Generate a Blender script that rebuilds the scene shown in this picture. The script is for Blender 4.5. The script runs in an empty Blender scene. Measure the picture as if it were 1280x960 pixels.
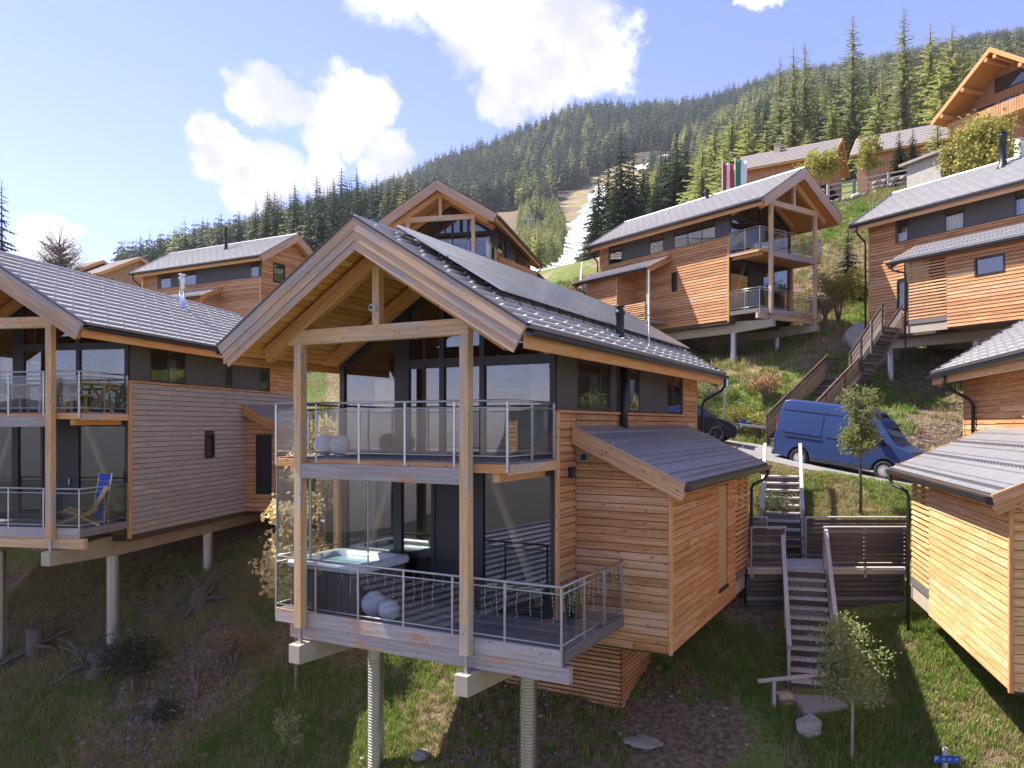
import bpy, bmesh, math, random
import numpy as np
from mathutils import Vector, Matrix, noise
random.seed(7); RNG = np.random.default_rng(11)
sc = bpy.context.scene
COL = sc.collection
R = math.radians
# ------------------------------------------------------------ camera
cam = bpy.data.cameras.new("camera"); camo = bpy.data.objects.new("camera", cam); COL.objects.link(camo)
camo.location = (0, 0, 0); camo.rotation_euler = (R(90), 0, 0)
cam.sensor_width = 36; cam.lens = 965/1280*36; cam.shift_y = 50/1280; cam.clip_start = .1; cam.clip_end = 9000
sc.camera = camo
sc.render.resolution_x = 1024; sc.render.resolution_y = 768
sc.view_settings.view_transform = 'Standard'; sc.view_settings.look = 'None'; sc.view_settings.exposure = 1.2
sc.view_settings.gamma = 1
# ------------------------------------------------------------ node helpers
def node(nt, typ, **kw):
    n = nt.nodes.new(typ)
    for k, v in kw.items():
        if k.startswith('i_'):
            key = k[2:]; key = int(key) if key.isdigit() else key.replace('_', ' ')
            n.inputs[key].default_value = v
        else: setattr(n, k, v)
    return n
def L(nt, a, b): nt.links.new(a, b)
def math_(nt, op, a, b=None, clamp=False):
    n = nt.nodes.new('ShaderNodeMath'); n.operation = op; n.use_clamp = clamp
    for i, x in enumerate((a, b)):
        if x is None: continue
        if isinstance(x, (int, float)): n.inputs[i].default_value = x
        else: L(nt, x, n.inputs[i])
    return n.outputs[0]
def mixc(nt, f, a, b, blend='MIX'):
    n = nt.nodes.new('ShaderNodeMix'); n.data_type = 'RGBA'; n.blend_type = blend
    for s, x in ((n.inputs[0], f), (n.inputs[6], a), (n.inputs[7], b)):
        if isinstance(x, (int, float)): s.default_value = x
        elif isinstance(x, tuple): s.default_value = (*x, 1) if len(x) == 3 else x
        else: L(nt, x, s)
    return n.outputs[2]
def maprange(nt, x, a, b, c=0., d=1., smooth=True):
    n = nt.nodes.new('ShaderNodeMapRange'); n.interpolation_type = 'SMOOTHSTEP' if smooth else 'LINEAR'
    L(nt, x, n.inputs[0])
    for i, v in zip((1, 2, 3, 4), (a, b, c, d)): n.inputs[i].default_value = v
    return n.outputs[0]
# ------------------------------------------------------------ world + sun
SUN = Vector((-.66, .24, 1.0)).normalized()      # direction to the sun
el = math.asin(SUN.z); az = math.atan2(SUN.x, SUN.y)
W = bpy.data.worlds.new("World"); sc.world = W; W.use_nodes = True
nt = W.node_tree; nt.nodes.clear()
sky = node(nt, 'ShaderNodeTexSky', sky_type='NISHITA', sun_disc=False, sun_elevation=el, sun_rotation=az % (2*math.pi))
sky.altitude = 1200; sky.air_density = 1.0; sky.dust_density = .1; sky.ozone_density = 2.2
tc = node(nt, 'ShaderNodeTexCoord')
nz = node(nt, 'ShaderNodeVectorMath', operation='NORMALIZE'); L(nt, tc.outputs['Generated'], nz.inputs[0])
D = nz.outputs[0]
wn = node(nt, 'ShaderNodeTexNoise', i_Scale=5.0, i_Detail=6., i_Roughness=.62); L(nt, D, wn.inputs['Vector'])
wv = node(nt, 'ShaderNodeVectorMath', operation='SUBTRACT'); L(nt, wn.outputs['Color'], wv.inputs[0]); wv.inputs[1].default_value = (.5, .5, .5)
ws = node(nt, 'ShaderNodeVectorMath', operation='SCALE'); L(nt, wv.outputs[0], ws.inputs[0]); ws.inputs['Scale'].default_value = .17
wa = node(nt, 'ShaderNodeVectorMath', operation='ADD'); L(nt, D, wa.inputs[0]); L(nt, ws.outputs[0], wa.inputs[1])
wd_ = node(nt, 'ShaderNodeVectorMath', operation='NORMALIZE'); L(nt, wa.outputs[0], wd_.inputs[0]); DW = wd_.outputs[0]
n1 = node(nt, 'ShaderNodeTexNoise', i_Scale=7.5, i_Detail=11., i_Roughness=.66); L(nt, D, n1.inputs['Vector'])
n2 = node(nt, 'ShaderNodeTexNoise', i_Scale=2.0, i_Detail=4., i_Roughness=.5); L(nt, D, n2.inputs['Vector'])
def pixdir(u, v): return Vector(((u-640)/965, 1, (530-v)/965)).normalized()
acc = None
for u, v, rr in ((600, 10, 95), (700, 35, 115), (765, 75, 62), (645, 100, 55), (560, 0, 60),
                 (325, 125, 52), (420, 128, 66), (385, 160, 42), (445, 112, 50), (262, 195, 42), (318, 228, 58),
                 (480, 185, 48), (500, 215, 30), (40, 305, 34), (400, 215, 40), (965, -4, 24), (500, -120, 160), (800, -160, 150)):
    d0 = pixdir(u, v); dp = node(nt, 'ShaderNodeVectorMath', operation='DOT_PRODUCT'); L(nt, DW, dp.inputs[0]); dp.inputs[1].default_value = d0
    a = rr/965*.76
    m = maprange(nt, dp.outputs['Value'], math.cos(a*1.6), math.cos(a*.30))
    acc = m if acc is None else math_(nt, 'MAXIMUM', acc, m)
# broken cloud also fills the rest of the sky, away from this view
dpf = node(nt, 'ShaderNodeVectorMath', operation='DOT_PRODUCT'); L(nt, D, dpf.inputs[0]); dpf.inputs[1].default_value = (0, .94, .34)
away = maprange(nt, dpf.outputs['Value'], .8, .45)
gen = math_(nt, 'MULTIPLY', maprange(nt, n2.outputs[0], .45, .68), math_(nt, 'MULTIPLY', away, .9))
acc = math_(nt, 'MAXIMUM', acc, gen)
dens = math_(nt, 'ADD', math_(nt, 'MULTIPLY', acc, .62), math_(nt, 'MULTIPLY', n1.outputs[0], .78))
dens = maprange(nt, dens, .73, .95)
dens = math_(nt, 'MULTIPLY', dens, maprange(nt, acc, .02, .25))
shade = node(nt, 'ShaderNodeTexNoise', i_Scale=9., i_Detail=6., i_Roughness=.55); L(nt, D, shade.inputs['Vector'])
ccol = mixc(nt, maprange(nt, shade.outputs[0], .35, .65), (.36, .36, .41), (.60, .595, .60))
skyc = mixc(nt, 1.0, sky.outputs[0], (.122, .101, .130), 'MULTIPLY')
fin = mixc(nt, math_(nt, 'MULTIPLY', dens, .95), skyc, ccol)
bg = node(nt, 'ShaderNodeBackground', i_Strength=1.0); L(nt, fin, bg.inputs[0])
wo = node(nt, 'ShaderNodeOutputWorld'); L(nt, bg.outputs[0], wo.inputs[0])
sl = bpy.data.lights.new("sun", 'SUN'); sl.energy = 4.6; sl.angle = R(.53); sl.color = (1, .94, .85)
slo = bpy.data.objects.new("sun", sl); COL.objects.link(slo); slo.rotation_euler = SUN.to_track_quat('Z', 'Y').to_euler()
# ------------------------------------------------------------ materials
def newmat(name):
    m = bpy.data.materials.new(name); m.use_nodes = True; nt = m.node_tree; nt.nodes.clear()
    out = nt.nodes.new('ShaderNodeOutputMaterial'); b = nt.nodes.new('ShaderNodeBsdfPrincipled'); L(nt, b.outputs[0], out.inputs[0])
    return m, nt, b, out
def coords(nt, scale, rnd=True, kind='Object'):
    t = nt.nodes.new('ShaderNodeTexCoord'); v = t.outputs[kind]
    if rnd:
        oi = nt.nodes.new('ShaderNodeObjectInfo'); vm = node(nt, 'ShaderNodeVectorMath', operation='MULTIPLY_ADD')
        L(nt, oi.outputs['Random'], vm.inputs[0]); vm.inputs[1].default_value = (37, 91, 53); L(nt, v, vm.inputs[2]); v = vm.outputs[0]
    mp = nt.nodes.new('ShaderNodeMapping'); mp.inputs['Scale'].default_value = scale; L(nt, v, mp.inputs[0])
    return mp.outputs[0]
def bump(nt, b, h, strength=.3, dist=.01):
    bp = node(nt, 'ShaderNodeBump', i_Strength=strength, i_Distance=dist); L(nt, h, bp.inputs['Height']); L(nt, bp.outputs[0], b.inputs['Normal'])
def simple(name, c, rough=.6, metal=0., var=.15, scale=6., bmp=.1, spec=.5):
    m, nt, b, o = newmat(name)
    v = coords(nt, (scale,)*3)
    n = node(nt, 'ShaderNodeTexNoise', i_Scale=1., i_Detail=5., i_Roughness=.6); L(nt, v, n.inputs['Vector'])
    f = maprange(nt, n.outputs[0], .3, .7)
    oi = nt.nodes.new('ShaderNodeObjectInfo'); f = math_(nt, 'ADD', math_(nt, 'MULTIPLY', f, .6), math_(nt, 'MULTIPLY', oi.outputs['Random'], .4))
    L(nt, mixc(nt, f, tuple(x*(1-var) for x in c), tuple(min(1, x*(1+var)) for x in c)), b.inputs['Base Color'])
    b.inputs['Roughness'].default_value = rough; b.inputs['Metallic'].default_value = metal; b.inputs['Specular IOR Level'].default_value = spec
    if bmp: bump(nt, b, n.outputs[0], bmp)
    return m
def wood(name, c1, c2, grey=(.30, .27, .25), gamt=0., axis=0, knots=1., rough=.7, objvar=.25, island=False):
    m, nt, b, o = newmat(name)
    def s(al, ac): r = [ac]*3; r[axis] = al; return tuple(r)
    n = node(nt, 'ShaderNodeTexNoise', i_Scale=1., i_Detail=7., i_Roughness=.6); L(nt, coords(nt, s(1.1, 24)), n.inputs['Vector'])
    big = node(nt, 'ShaderNodeTexNoise', i_Scale=1., i_Detail=3.); L(nt, coords(nt, s(.9, 3.)), big.inputs['Vector'])
    f = maprange(nt, n.outputs[0], .3, .7)
    col = mixc(nt, f, c1, c2)
    oi = nt.nodes.new('ShaderNodeNewGeometry' if island else 'ShaderNodeObjectInfo'); rn = oi.outputs['Random Per Island' if island else 'Random']
    col = mixc(nt, math_(nt, 'MULTIPLY', maprange(nt, rn, .45, 1.), objvar*1.3), col, tuple(x*.42 for x in c1))
    col = mixc(nt, math_(nt, 'MULTIPLY', maprange(nt, rn, .35, 0.), objvar*1.2), col, tuple(min(.82, x*.55+.36) for x in c2))
    if gamt > 0:
        g = maprange(nt, big.outputs[0], .62-gamt*.4, .80-gamt*.4)
        col = mixc(nt, math_(nt, 'MULTIPLY', g, .92), col, mixc(nt, f, tuple(x*.75 for x in grey), grey))
    if knots:
        vo = node(nt, 'ShaderNodeTexVoronoi', i_Scale=1.); L(nt, coords(nt, s(5.5, 9.)), vo.inputs['Vector'])
        k = math_(nt, 'MULTIPLY', maprange(nt, vo.outputs['Distance'], .09, .20, 1., 0.), maprange(nt, big.outputs[0], .34, .46))
        col = mixc(nt, math_(nt, 'MULTIPLY', k, .75*knots), col, tuple(x*.22 for x in c1))
    L(nt, col, b.inputs['Base Color']); b.inputs['Roughness'].default_value = rough; b.inputs['Specular IOR Level'].default_value = .3
    bump(nt, b, n.outputs[0], .35, .006)
    return m
def glassmat(name, tint, ior, rough=0.0, edge=False):
    m = bpy.data.materials.new(name); m.use_nodes = True; nt = m.node_tree; nt.nodes.clear()
    o = nt.nodes.new('ShaderNodeOutputMaterial')
    t = node(nt, 'ShaderNodeBsdfTransparent'); t.inputs[0].default_value = (*tint, 1)
    g = node(nt, 'ShaderNodeBsdfGlossy'); g.inputs[0].default_value = (1, 1, 1, 1); g.inputs['Roughness'].default_value = rough
    fr = node(nt, 'ShaderNodeFresnel'); ge = nt.nodes.new('ShaderNodeNewGeometry')
    L(nt, maprange(nt, ge.outputs['Backfacing'], 0, 1, ior, 1/ior, False), fr.inputs['IOR'])
    n = node(nt, 'ShaderNodeTexNoise', i_Scale=.7, i_Detail=1.); L(nt, coords(nt, (1, 1, 1)), n.inputs['Vector'])
    bp = node(nt, 'ShaderNodeBump', i_Strength=.05, i_Distance=.02); L(nt, n.outputs[0], bp.inputs['Height']); L(nt, bp.outputs[0], g.inputs['Normal'])
    mx = node(nt, 'ShaderNodeMixShader'); L(nt, fr.outputs[0], mx.inputs[0]); L(nt, t.outputs[0], mx.inputs[1]); L(nt, g.outputs[0], mx.inputs[2])
    L(nt, mx.outputs[0], o.inputs[0]); return m
def leafmat(name, c, var=.35, trans=.35):
    m, nt, b, o = newmat(name)
    g = nt.nodes.new('ShaderNodeNewGeometry'); oi = nt.nodes.new('ShaderNodeObjectInfo')
    r = math_(nt, 'FRACT', math_(nt, 'ADD', g.outputs['Random Per Island'], oi.outputs['Random']))
    col = mixc(nt, r, tuple(x*(1-var) for x in c), tuple(x*(1+var) for x in c))
    oc = mixc(nt, math_(nt, 'MULTIPLY', oi.outputs['Random'], .5), col, tuple((c[0]*.75, c[1]*.85, c[2]*.8)))
    L(nt, oc, b.inputs['Base Color']); b.inputs['Roughness'].default_value = .7; b.inputs['Specular IOR Level'].default_value = .2
    tr = node(nt, 'ShaderNodeBsdfTranslucent'); L(nt, oc, tr.inputs[0]); mx = node(nt, 'ShaderNodeMixShader', i_0=trans)
    L(nt, b.outputs[0], mx.inputs[1]); L(nt, tr.outputs[0], mx.inputs[2]); L(nt, mx.outputs[0], o.inputs[0]); return m
MT = {}
O1, O2 = (.42, .180, .068), (.70, .385, .175)
MT['larch'] = wood('larch_board', O1, O2, gamt=.0, objvar=.18)
MT['larch_sunlit'] = wood('sunlit_larch_board', (.56, .29, .105), (.80, .53, .27), gamt=.0, objvar=.16)  # paler copy of larch: sunlight on the annex wall put into its colour
MT['larch_weathered'] = wood('larch_board_weathered', (.42, .31, .22), (.57, .46, .35), grey=(.42, .37, .32), gamt=.9, objvar=.42)
MT['beam'] = wood('beam_pale', (.58, .32, .14), (.74, .49, .27), grey=(.56, .46, .37), gamt=.45, objvar=.1, knots=.8)
MT['beam_grey'] = wood('beam_grey', (.33, .27, .25), (.46, .40, .38), grey=(.60, .26, .10), gamt=.25, objvar=.1, knots=.5)
MT['beam_orange'] = wood('beam_orange', (.58, .27, .09), (.74, .40, .16), gamt=0, objvar=.15)
MT['barge'] = wood('barge_board', (.46, .27, .155), (.62, .42, .27), grey=(.46, .38, .34), gamt=.45, objvar=.1, knots=.4)
MT['soffit'] = wood('soffit_board', (.56, .24, .06), (.72, .35, .11), objvar=.25, knots=.6)
MT['deck'] = wood('deck_board', (.17, .15, .145), (.28, .25, .24), objvar=.35, knots=.2)
MT['dark_wood'] = wood('dark_slat', (.075, .056, .052), (.14, .11, .10), objvar=.3, knots=.3)
MT['grey_wood'] = wood('grey_board', (.38, .35, .32), (.55, .51, .47), objvar=.2, knots=.3)
MT['vert_wood'] = wood('vertical_board', (.36, .16, .07), (.52, .26, .12), gamt=.2, axis=2)
MT['stair_wood'] = wood('stair_slat', (.105, .062, .042), (.18, .115, .08), objvar=.3, knots=.3)
MT['furn'] = wood('furniture_wood', (.50, .28, .12), (.62, .38, .19), objvar=.1)
MT['yellow_brace'] = wood('brace_wood', (.50, .36, .17), (.62, .47, .25), knots=.4)
MT['tile'] = simple('roof_tile', (.52, .505, .495), .46, .5, .08, 3., .05, 1.)
MT['tile_dark'] = simple('annex_roof_sheet', (.35, .34, .345), .42, .4, .12, 3., .05, .8)
MT['shingle'] = simple('shingle_roof', (.27, .235, .215), .75, 0, .3, 5., .4)
MT['charcoal'] = simple('charcoal_panel', (.075, .068, .068), .7, 0, .1, 8., .05)
MT['frame'] = simple('window_frame', (.022, .021, .024), .45, 0, .1)
MT['gutter'] = simple('gutter_metal', (.035, .033, .036), .35, .3, .1)
MT['steel'] = simple('brushed_steel', (.46, .46, .45), .36, .9, .1)
MT['chrome'] = simple('polished_steel', (.72, .73, .76), .16, 1., .05, 6., 0)
MT['concrete'] = simple('concrete', (.45, .375, .29), .85, 0, .12, 2.5, .25)
MT['galv'] = simple('galvanised_pipe', (.50, .49, .47), .36, .8, .15, 8., .1)
MT['black'] = simple('black_metal', (.018, .018, .02), .4, .2, .1)
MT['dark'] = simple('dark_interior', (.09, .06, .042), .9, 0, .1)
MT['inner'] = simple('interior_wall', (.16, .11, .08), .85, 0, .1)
MT['curtain'] = simple('curtain_cloth', (.45, .40, .32), .9, 0, .2, 14., .3)
MT['white'] = simple('white_paint', (.78, .78, .78), .4, 0, .04)
MT['globe'] = simple('lamp_globe', (.74, .73, .74), .35, 0, .04)
MT['acrylic'] = simple('tub_shell', (.66, .67, .68), .25, 0, .03)
MT['tubside'] = simple('tub_cabinet', (.13, .105, .10), .6, 0, .15)
MT['blue_cloth'] = simple('blue_fabric', (.03, .09, .42), .85, 0, .15)
MT['blue_sign'] = simple('sign_blue', (.02, .07, .38), .45, 0, .05)
MT['stone'] = simple('stone', (.36, .33, .29), .9, 0, .3, 4., .6)
MT['asphalt'] = simple('asphalt', (.30, .27, .255), .9, 0, .15, 1.2, .25)
MT['gravel'] = simple('gravel', (.20, .16, .135), .95, 0, .3, 9., .5)
MT['bark'] = simple('bark', (.13, .10, .085), .9, 0, .3, 12., .6)
MT['root_wood'] = simple('root_wood', (.13, .10, .08), .9, 0, .3, 12., .5)
MT['bark_pale'] = simple('bark_pale', (.34, .27, .22), .9, 0, .3, 12., .5)
MT['van_blue'] = simple('van_paint', (.045, .08, .21), .25, .3, .03, 2., 0)
MT['van_dark'] = simple('van_trim', (.03, .03, .035), .5)
MT['rubber'] = simple('tyre', (.02, .02, .02), .8)
MT['alloy'] = simple('wheel_cover', (.62, .62, .63), .35, .6, .05)
MT['red'] = simple('red', (.45, .02, .02), .5)
MT['green'] = simple('green_cloth', (.03, .20, .10), .8)
MT['black_paint'] = simple('car_paint', (.02, .022, .03), .2, .3, .02, 2., 0)
MT['glass_rail'] = glassmat('balustrade_glass', (.80, .84, .86), 1.42)
MT['glass_win'] = glassmat('window_glass', (.78, .80, .82), 1.9)
MT['glass_dark'] = simple('vehicle_glass', (.015, .018, .022), .04, 0, .05, 1., 0, .8)
MT['solar'] = simple('solar_panel', (.15, .138, .125), .22, .1, .3, 1.5, .02, 1.)
MT['alu'] = simple('aluminium', (.55, .54, .52), .4, .8, .05)
MT['spruce'] = leafmat('spruce_needles', (.048, .072, .030), .4, .2)
MT['larch_needles'] = leafmat('larch_needles', (.37, .37, .13), .3, .4)
MT['sparse_needles'] = leafmat('sparse_larch_needles', (.33, .33, .17), .3, .3)
MT['far_spruce'] = leafmat('far_spruce_needles', (.060, .088, .042), .4, .15)
MT['far_larch'] = leafmat('far_larch_needles', (.34, .35, .115), .35, .3)
MT['leaf'] = leafmat('young_leaves', (.31, .33, .13), .35)
MT['leaf_yellow'] = leafmat('yellow_leaves', (.36, .33, .08), .35)
MT['leaf_gold'] = leafmat('golden_leaves', (.78, .60, .30), .3)
MT['leaf_rust'] = leafmat('rusty_leaves', (.42, .24, .11), .3)
MT['leaf_dark'] = leafmat('dark_leaves', (.075, .085, .035), .35)
MT['twig'] = simple('bare_twigs', (.20, .16, .14), .9, 0, .2)
MT['grass'] = leafmat('grass_blades', (.22, .31, .055), .45, .3)
MT['grass_dry'] = leafmat('dry_grass_blades', (.40, .33, .15), .3, .3)
MT['water'] = simple('tub_water', (.35, .55, .58), .05, 0, .05)
# ------------------------------------------------------------ mesh helpers
class MB:
    """collects shapes; build() links them as one mesh object"""
    def __init__(s): s.v = []; s.f = []; s.m = []
    def add(s, vs, fs, mi=0):
        o = len(s.v); s.v += [tuple(p) for p in vs]; s.f += [tuple(i+o for i in f) for f in fs]; s.m += [mi]*len(fs)
    def hexa(s, p, mi=0):  # 8 corners: bottom 4, top 4
        s.add(p, [(0, 3, 2, 1), (4, 5, 6, 7), (0, 1, 5, 4), (1, 2, 6, 5), (2, 3, 7, 6), (3, 0, 4, 7)], mi)
    def box(s, x0, x1, y0, y1, z0, z1, mi=0):
        s.hexa([(x0, y0, z0), (x1, y0, z0), (x1, y1, z0), (x0, y1, z0), (x0, y0, z1), (x1, y0, z1), (x1, y1, z1), (x0, y1, z1)], mi)
    def prism(s, poly, axis, t0, t1, mi=0):
        """poly: 2-D outline in the plane across `axis` (0: y,z  1: x,z  2: x,y)"""
        def P(q, t): return (t, q[0], q[1]) if axis == 0 else ((q[0], t, q[1]) if axis == 1 else (q[0], q[1], t))
        n = len(poly); s.add([P(q, t0) for q in poly]+[P(q, t1) for q in poly],
              [tuple(range(n)), tuple(range(2*n-1, n-1, -1))]+[(i, i+n, (i+1) % n+n, (i+1) % n) for i in range(n)], mi)
    def tube(s, pts, rad, seg=8, mi=0, caps=True):
        pts = [Vector(p) for p in pts]; rad = rad if isinstance(rad, (list, tuple)) else [rad]*len(pts)
        o = len(s.v); up = Vector((0, 0, 1)); prev = None
        for i, p in enumerate(pts):
            t = (pts[min(i+1, len(pts)-1)]-pts[max(i-1, 0)]).normalized()
            a = t.cross(up if abs(t.z) < .95 else Vector((1, 0, 0))).normalized() if prev is None else (prev-t*prev.dot(t)).normalized()
            prev = a; b = t.cross(a)
            for k in range(seg):
                an = 2*math.pi*k/seg; s.v.append(tuple(p+(a*math.cos(an)+b*math.sin(an))*rad[i]))
        for i in range(len(pts)-1):
            for k in range(seg):
                k2 = (k+1) % seg; s.f.append((o+i*seg+k, o+i*seg+k2, o+(i+1)*seg+k2, o+(i+1)*seg+k)); s.m.append(mi)
        if caps:
            s.f.append(tuple(o+k for k in range(seg))[::-1]); s.m.append(mi)
            q = o+(len(pts)-1)*seg; s.f.append(tuple(q+k for k in range(seg))); s.m.append(mi)
    def lathe(s, prof, c=(0, 0, 0), seg=16, mi=0):
        o = len(s.v)
        for r, z in prof:
            for k in range(seg):
                a = 2*math.pi*k/seg; s.v.append((c[0]+r*math.cos(a), c[1]+r*math.sin(a), c[2]+z))
        for i in range(len(prof)-1):
            for k in range(seg):
                k2 = (k+1) % seg; s.f.append((o+i*seg+k, o+i*seg+k2, o+(i+1)*seg+k2, o+(i+1)*seg+k)); s.m.append(mi)
    def mesh(s, name, mats, smooth=False, fix=True):
        me = bpy.data.meshes.new(name); me.from_pydata(s.v, [], s.f)
        for m in (mats if isinstance(mats, (list, tuple)) else [mats]): me.materials.append(MT[m] if isinstance(m, str) else m)
        me.polygons.foreach_set('material_index', s.m)
        if fix:
            b = bmesh.new(); b.from_mesh(me); bmesh.ops.recalc_face_normals(b, faces=b.faces); b.to_mesh(me); b.free()
        if smooth: me.polygons.foreach_set('use_smooth', [True]*len(me.polygons))
        me.update(); return me
    def build(s, name, mats, parent=None, smooth=False, fix=True, bevel=0, **tags):
        o = bpy.data.objects.new(name, s.mesh(name, mats, smooth, fix)); COL.objects.link(o)
        if parent is not None: o.parent = parent
        if bevel:
            md = o.modifiers.new('bevel', 'BEVEL'); md.width = bevel; md.segments = 2; md.limit_method = 'ANGLE'; md.angle_limit = R(40)
        for k, v in tags.items(): o[k] = v
        return o
def obj(name, me, parent=None, loc=None, mat=None, **tags):
    o = bpy.data.objects.new(name, me); COL.objects.link(o)
    if parent is not None: o.parent = parent
    if mat is not None: o.matrix_local = mat
    if loc is not None: o.location = loc
    for k, v in tags.items(): o[k] = v
    return o
def thing(name, label, cat, loc=(0, 0, 0), rz=0, group=None, scale=None):
    o = bpy.data.objects.new(name, None); COL.objects.link(o); o.location = loc; o.rotation_euler = (0, 0, rz)
    o.empty_display_size = .3
    o['label'] = label; o['category'] = cat
    if group: o['group'] = group
    if scale: o.scale = (scale,)*3
    return o
def tag(o, label, cat, group=None):
    o['label'] = label; o['category'] = cat
    if group: o['group'] = group
    return o
def struct(o): o['kind'] = 'structure'; return o
def frame_mat(o, x, y, z):
    m = Matrix.Identity(4)
    for i, c in enumerate((x, y, z)):
        for j in range(3): m[j][i] = c[j]
    for j in range(3): m[j][3] = o[j]
    return m
_cache = {}
def cached(key, fn):
    if key not in _cache: _cache[key] = fn()
    return _cache[key]
def beam_mesh(ln, w, h, mat, bev=.008):
    """box of length ln along X, w in Y, h in Z (origin at centre of start), chamfered long edges"""
    def f():
        m = MB(); y, z, c = w/2, h/2, min(bev, w/4, h/4)
        poly = [(-y+c, -z), (y-c, -z), (y, -z+c), (y, z-c), (y-c, z), (-y+c, z), (-y, z-c), (-y, -z+c)]
        m.prism(poly, 0, 0, ln); return m.mesh('beam', mat)
    return cached(('beam', round(ln, 3), w, h, mat, bev), f)
def beam(name, p0, p1, w, h, mat, parent, up=(0, 0, 1), **tags):
    p0, p1 = Vector(p0), Vector(p1); x = (p1-p0); ln = x.length; x.normalize()
    up = Vector(up); y = up.cross(x)
    if y.length < 1e-4: y = Vector((0, 1, 0)).cross(x)
    y.normalize(); z = x.cross(y)
    return obj(name, beam_mesh(round(ln, 3), w, h, mat), parent, mat=frame_mat(p0, x, y, z), **tags)
def board_mesh(ln, pitch, mat, t=.048):
    def f():
        m = MB(); h = pitch-.010
        m.prism([(0, 0), (t*.55, 0), (t, .012), (t*.45, h), (0, h)], 0, 0, ln); return m.mesh('board', mat)
    return cached(('board', round(ln, 2), round(pitch, 3), mat, t), f)
# ============================================================ terrain height
def w_of(h, a, b, z=0):
    x, y, z0, deg, m = h; A = (math.cos(R(deg)), math.sin(R(deg))); a *= m
    return (x+a*A[0]-b*A[1], y+a*A[1]+b*A[0], z0+z)
H_MAIN = (-2.369, 13.346, -.62, -28.36, 1)
H_LEFT = (-13.13, 19.23, .30, -10.57, 1)
H_MID = (-3.796, 40.70, 8.66, -12.8, 1)
H_R1 = (13.98, 38.13, 8.46, 35.4, -1)
H_R2 = (24.81, 28.03, 7.46, 28.7, -1)
H_R3 = (11.24, 8.13, -.68, -15.38, -1)
H_L2 = (-14.58, 51.03, 8.44, 61.8, -1)
ROAD = [(-30, 41, 1.6), (-18, 37.5, 1.1), (-6, 34.5, .7), (3, 33, .15), (8.3, 30.9, -.70), (11.6, 27.9, -1.62), (15, 26.2, -2.2), (20, 24.6, -3.0), (26, 23.4, -3.9), (40, 21, -6)]
CP = [(6.5, 16.9, -5.85), (7.2, 19.2, -4.9), (10, 19.2, -4.8), (4, 19.5, -5.0), (6.5, 21.3, -3.1), (10, 21.3, -2.9), (9.8, 22.4, -2.75), (7.9, 22.4, -3.2), (7.6, 21.3, -3.6), (3, 23.5, -3.2), (5.6, 22.6, -2.7),
      (8.2, 14.6, -6.45), (9.6, 13.2, -6.9), (5.0, 15.2, -6.6), (-2.9, 16.1, -7.15), w_of(H_MAIN, 3.2, 5, -5.55), (0, 17, -6.2), (3, 18, -5.6),
      w_of(H_LEFT, 1.8, 2.3, -6.8), w_of(H_LEFT, -1.8, 2.4, -6.95), w_of(H_LEFT, 1.8, 6.9, -5.0), w_of(H_LEFT, 1.8, 11.5, -3.3), w_of(H_LEFT, -2, 13.5, -2.6), w_of(H_LEFT, 3, 14, -1.9),
      (-7, 18.3, -7.95), (-12, 15, -10), (-4, 10, -10.3), (4, 10, -9.3), (11, 9, -9.0), (18, 9, -7.5), (18, 15, -4.9), (-20, 14, -11.2), (0, 5, -13), (14, 4, -12), (-15, 5, -15),
      w_of(H_R1, 1.8, 2.3, -5.3), w_of(H_R1, -1.8, 2.3, -4.9), w_of(H_R1, 3, 12, -3.2), w_of(H_R1, -2, 13, -2.0), w_of(H_R1, 4, 4, -5.8),
      w_of(H_R2, 1.8, 10.2, -5.9), w_of(H_R2, 1.8, 2.3, -7.3), w_of(H_R2, -2, 12, -3.6), w_of(H_R2, 5, 7, -7.2),
      w_of(H_MID, 1.8, 2, -5.5), w_of(H_MID, 3, 12, -2.6), w_of(H_MID, -3, 13, -2.2), w_of(H_L2, 0, 0, -2.9), w_of(H_L2, 0, 12, -4.5), w_of(H_L2, 5, 5, -4.5),
      (16.5, 40, 5.4), (25, 58, 16.2), (27, 75, 22.4), (35, 72, 23), (28, 65, 19.6), (22, 38, 4.2), (3.1, 50, 9.6), (5.4, 65, 13.6), (14, 33, .9), (17.5, 30.5, .1), (10, 34.5, .9), (22, 27, -1.8),
      (-35, 62, 9), (-50, 80, 10), (-30, 40, 2.5), (-22, 30, -1.6), (5, 36, 2.0), (-12, 37, 1.8), (-3, 32, -.3), (45, 60, 22), (50, 40, 12), (50, 15, -2), (-45, 25, -4)]
CP = np.array(CP, float)
def _phi(r): return r*r*np.log(r+1e-6)
_n = len(CP); _K = _phi(np.hypot(CP[:, None, 0]-CP[None, :, 0], CP[:, None, 1]-CP[None, :, 1]))+np.eye(_n)*2.0
_P = np.c_[np.ones(_n), CP[:, :2]]; _A = np.block([[_K, _P], [_P.T, np.zeros((3, 3))]]); _S = np.linalg.solve(_A, np.r_[CP[:, 2], 0, 0, 0])
def near_h(x, y):
    sh = x.shape; x = x.ravel(); y = y.ravel(); out = np.zeros_like(x)
    for i in range(0, len(x), 20000):
        X, Y = x[i:i+20000], y[i:i+20000]
        out[i:i+20000] = _phi(np.hypot(X[:, None]-CP[None, :, 0], Y[:, None]-CP[None, :, 1]))@_S[:_n]+_S[_n]+_S[_n+1]*X+_S[_n+2]*Y
    return out.reshape(sh)
TU = np.array([-900, -400, 0, 150, 300, 430, 600, 730, 850, 1000, 1280, 1900, 2600.])
TY = np.array([60, 90, 150, 250, 450, 700, 1100, 1350.])
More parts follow.
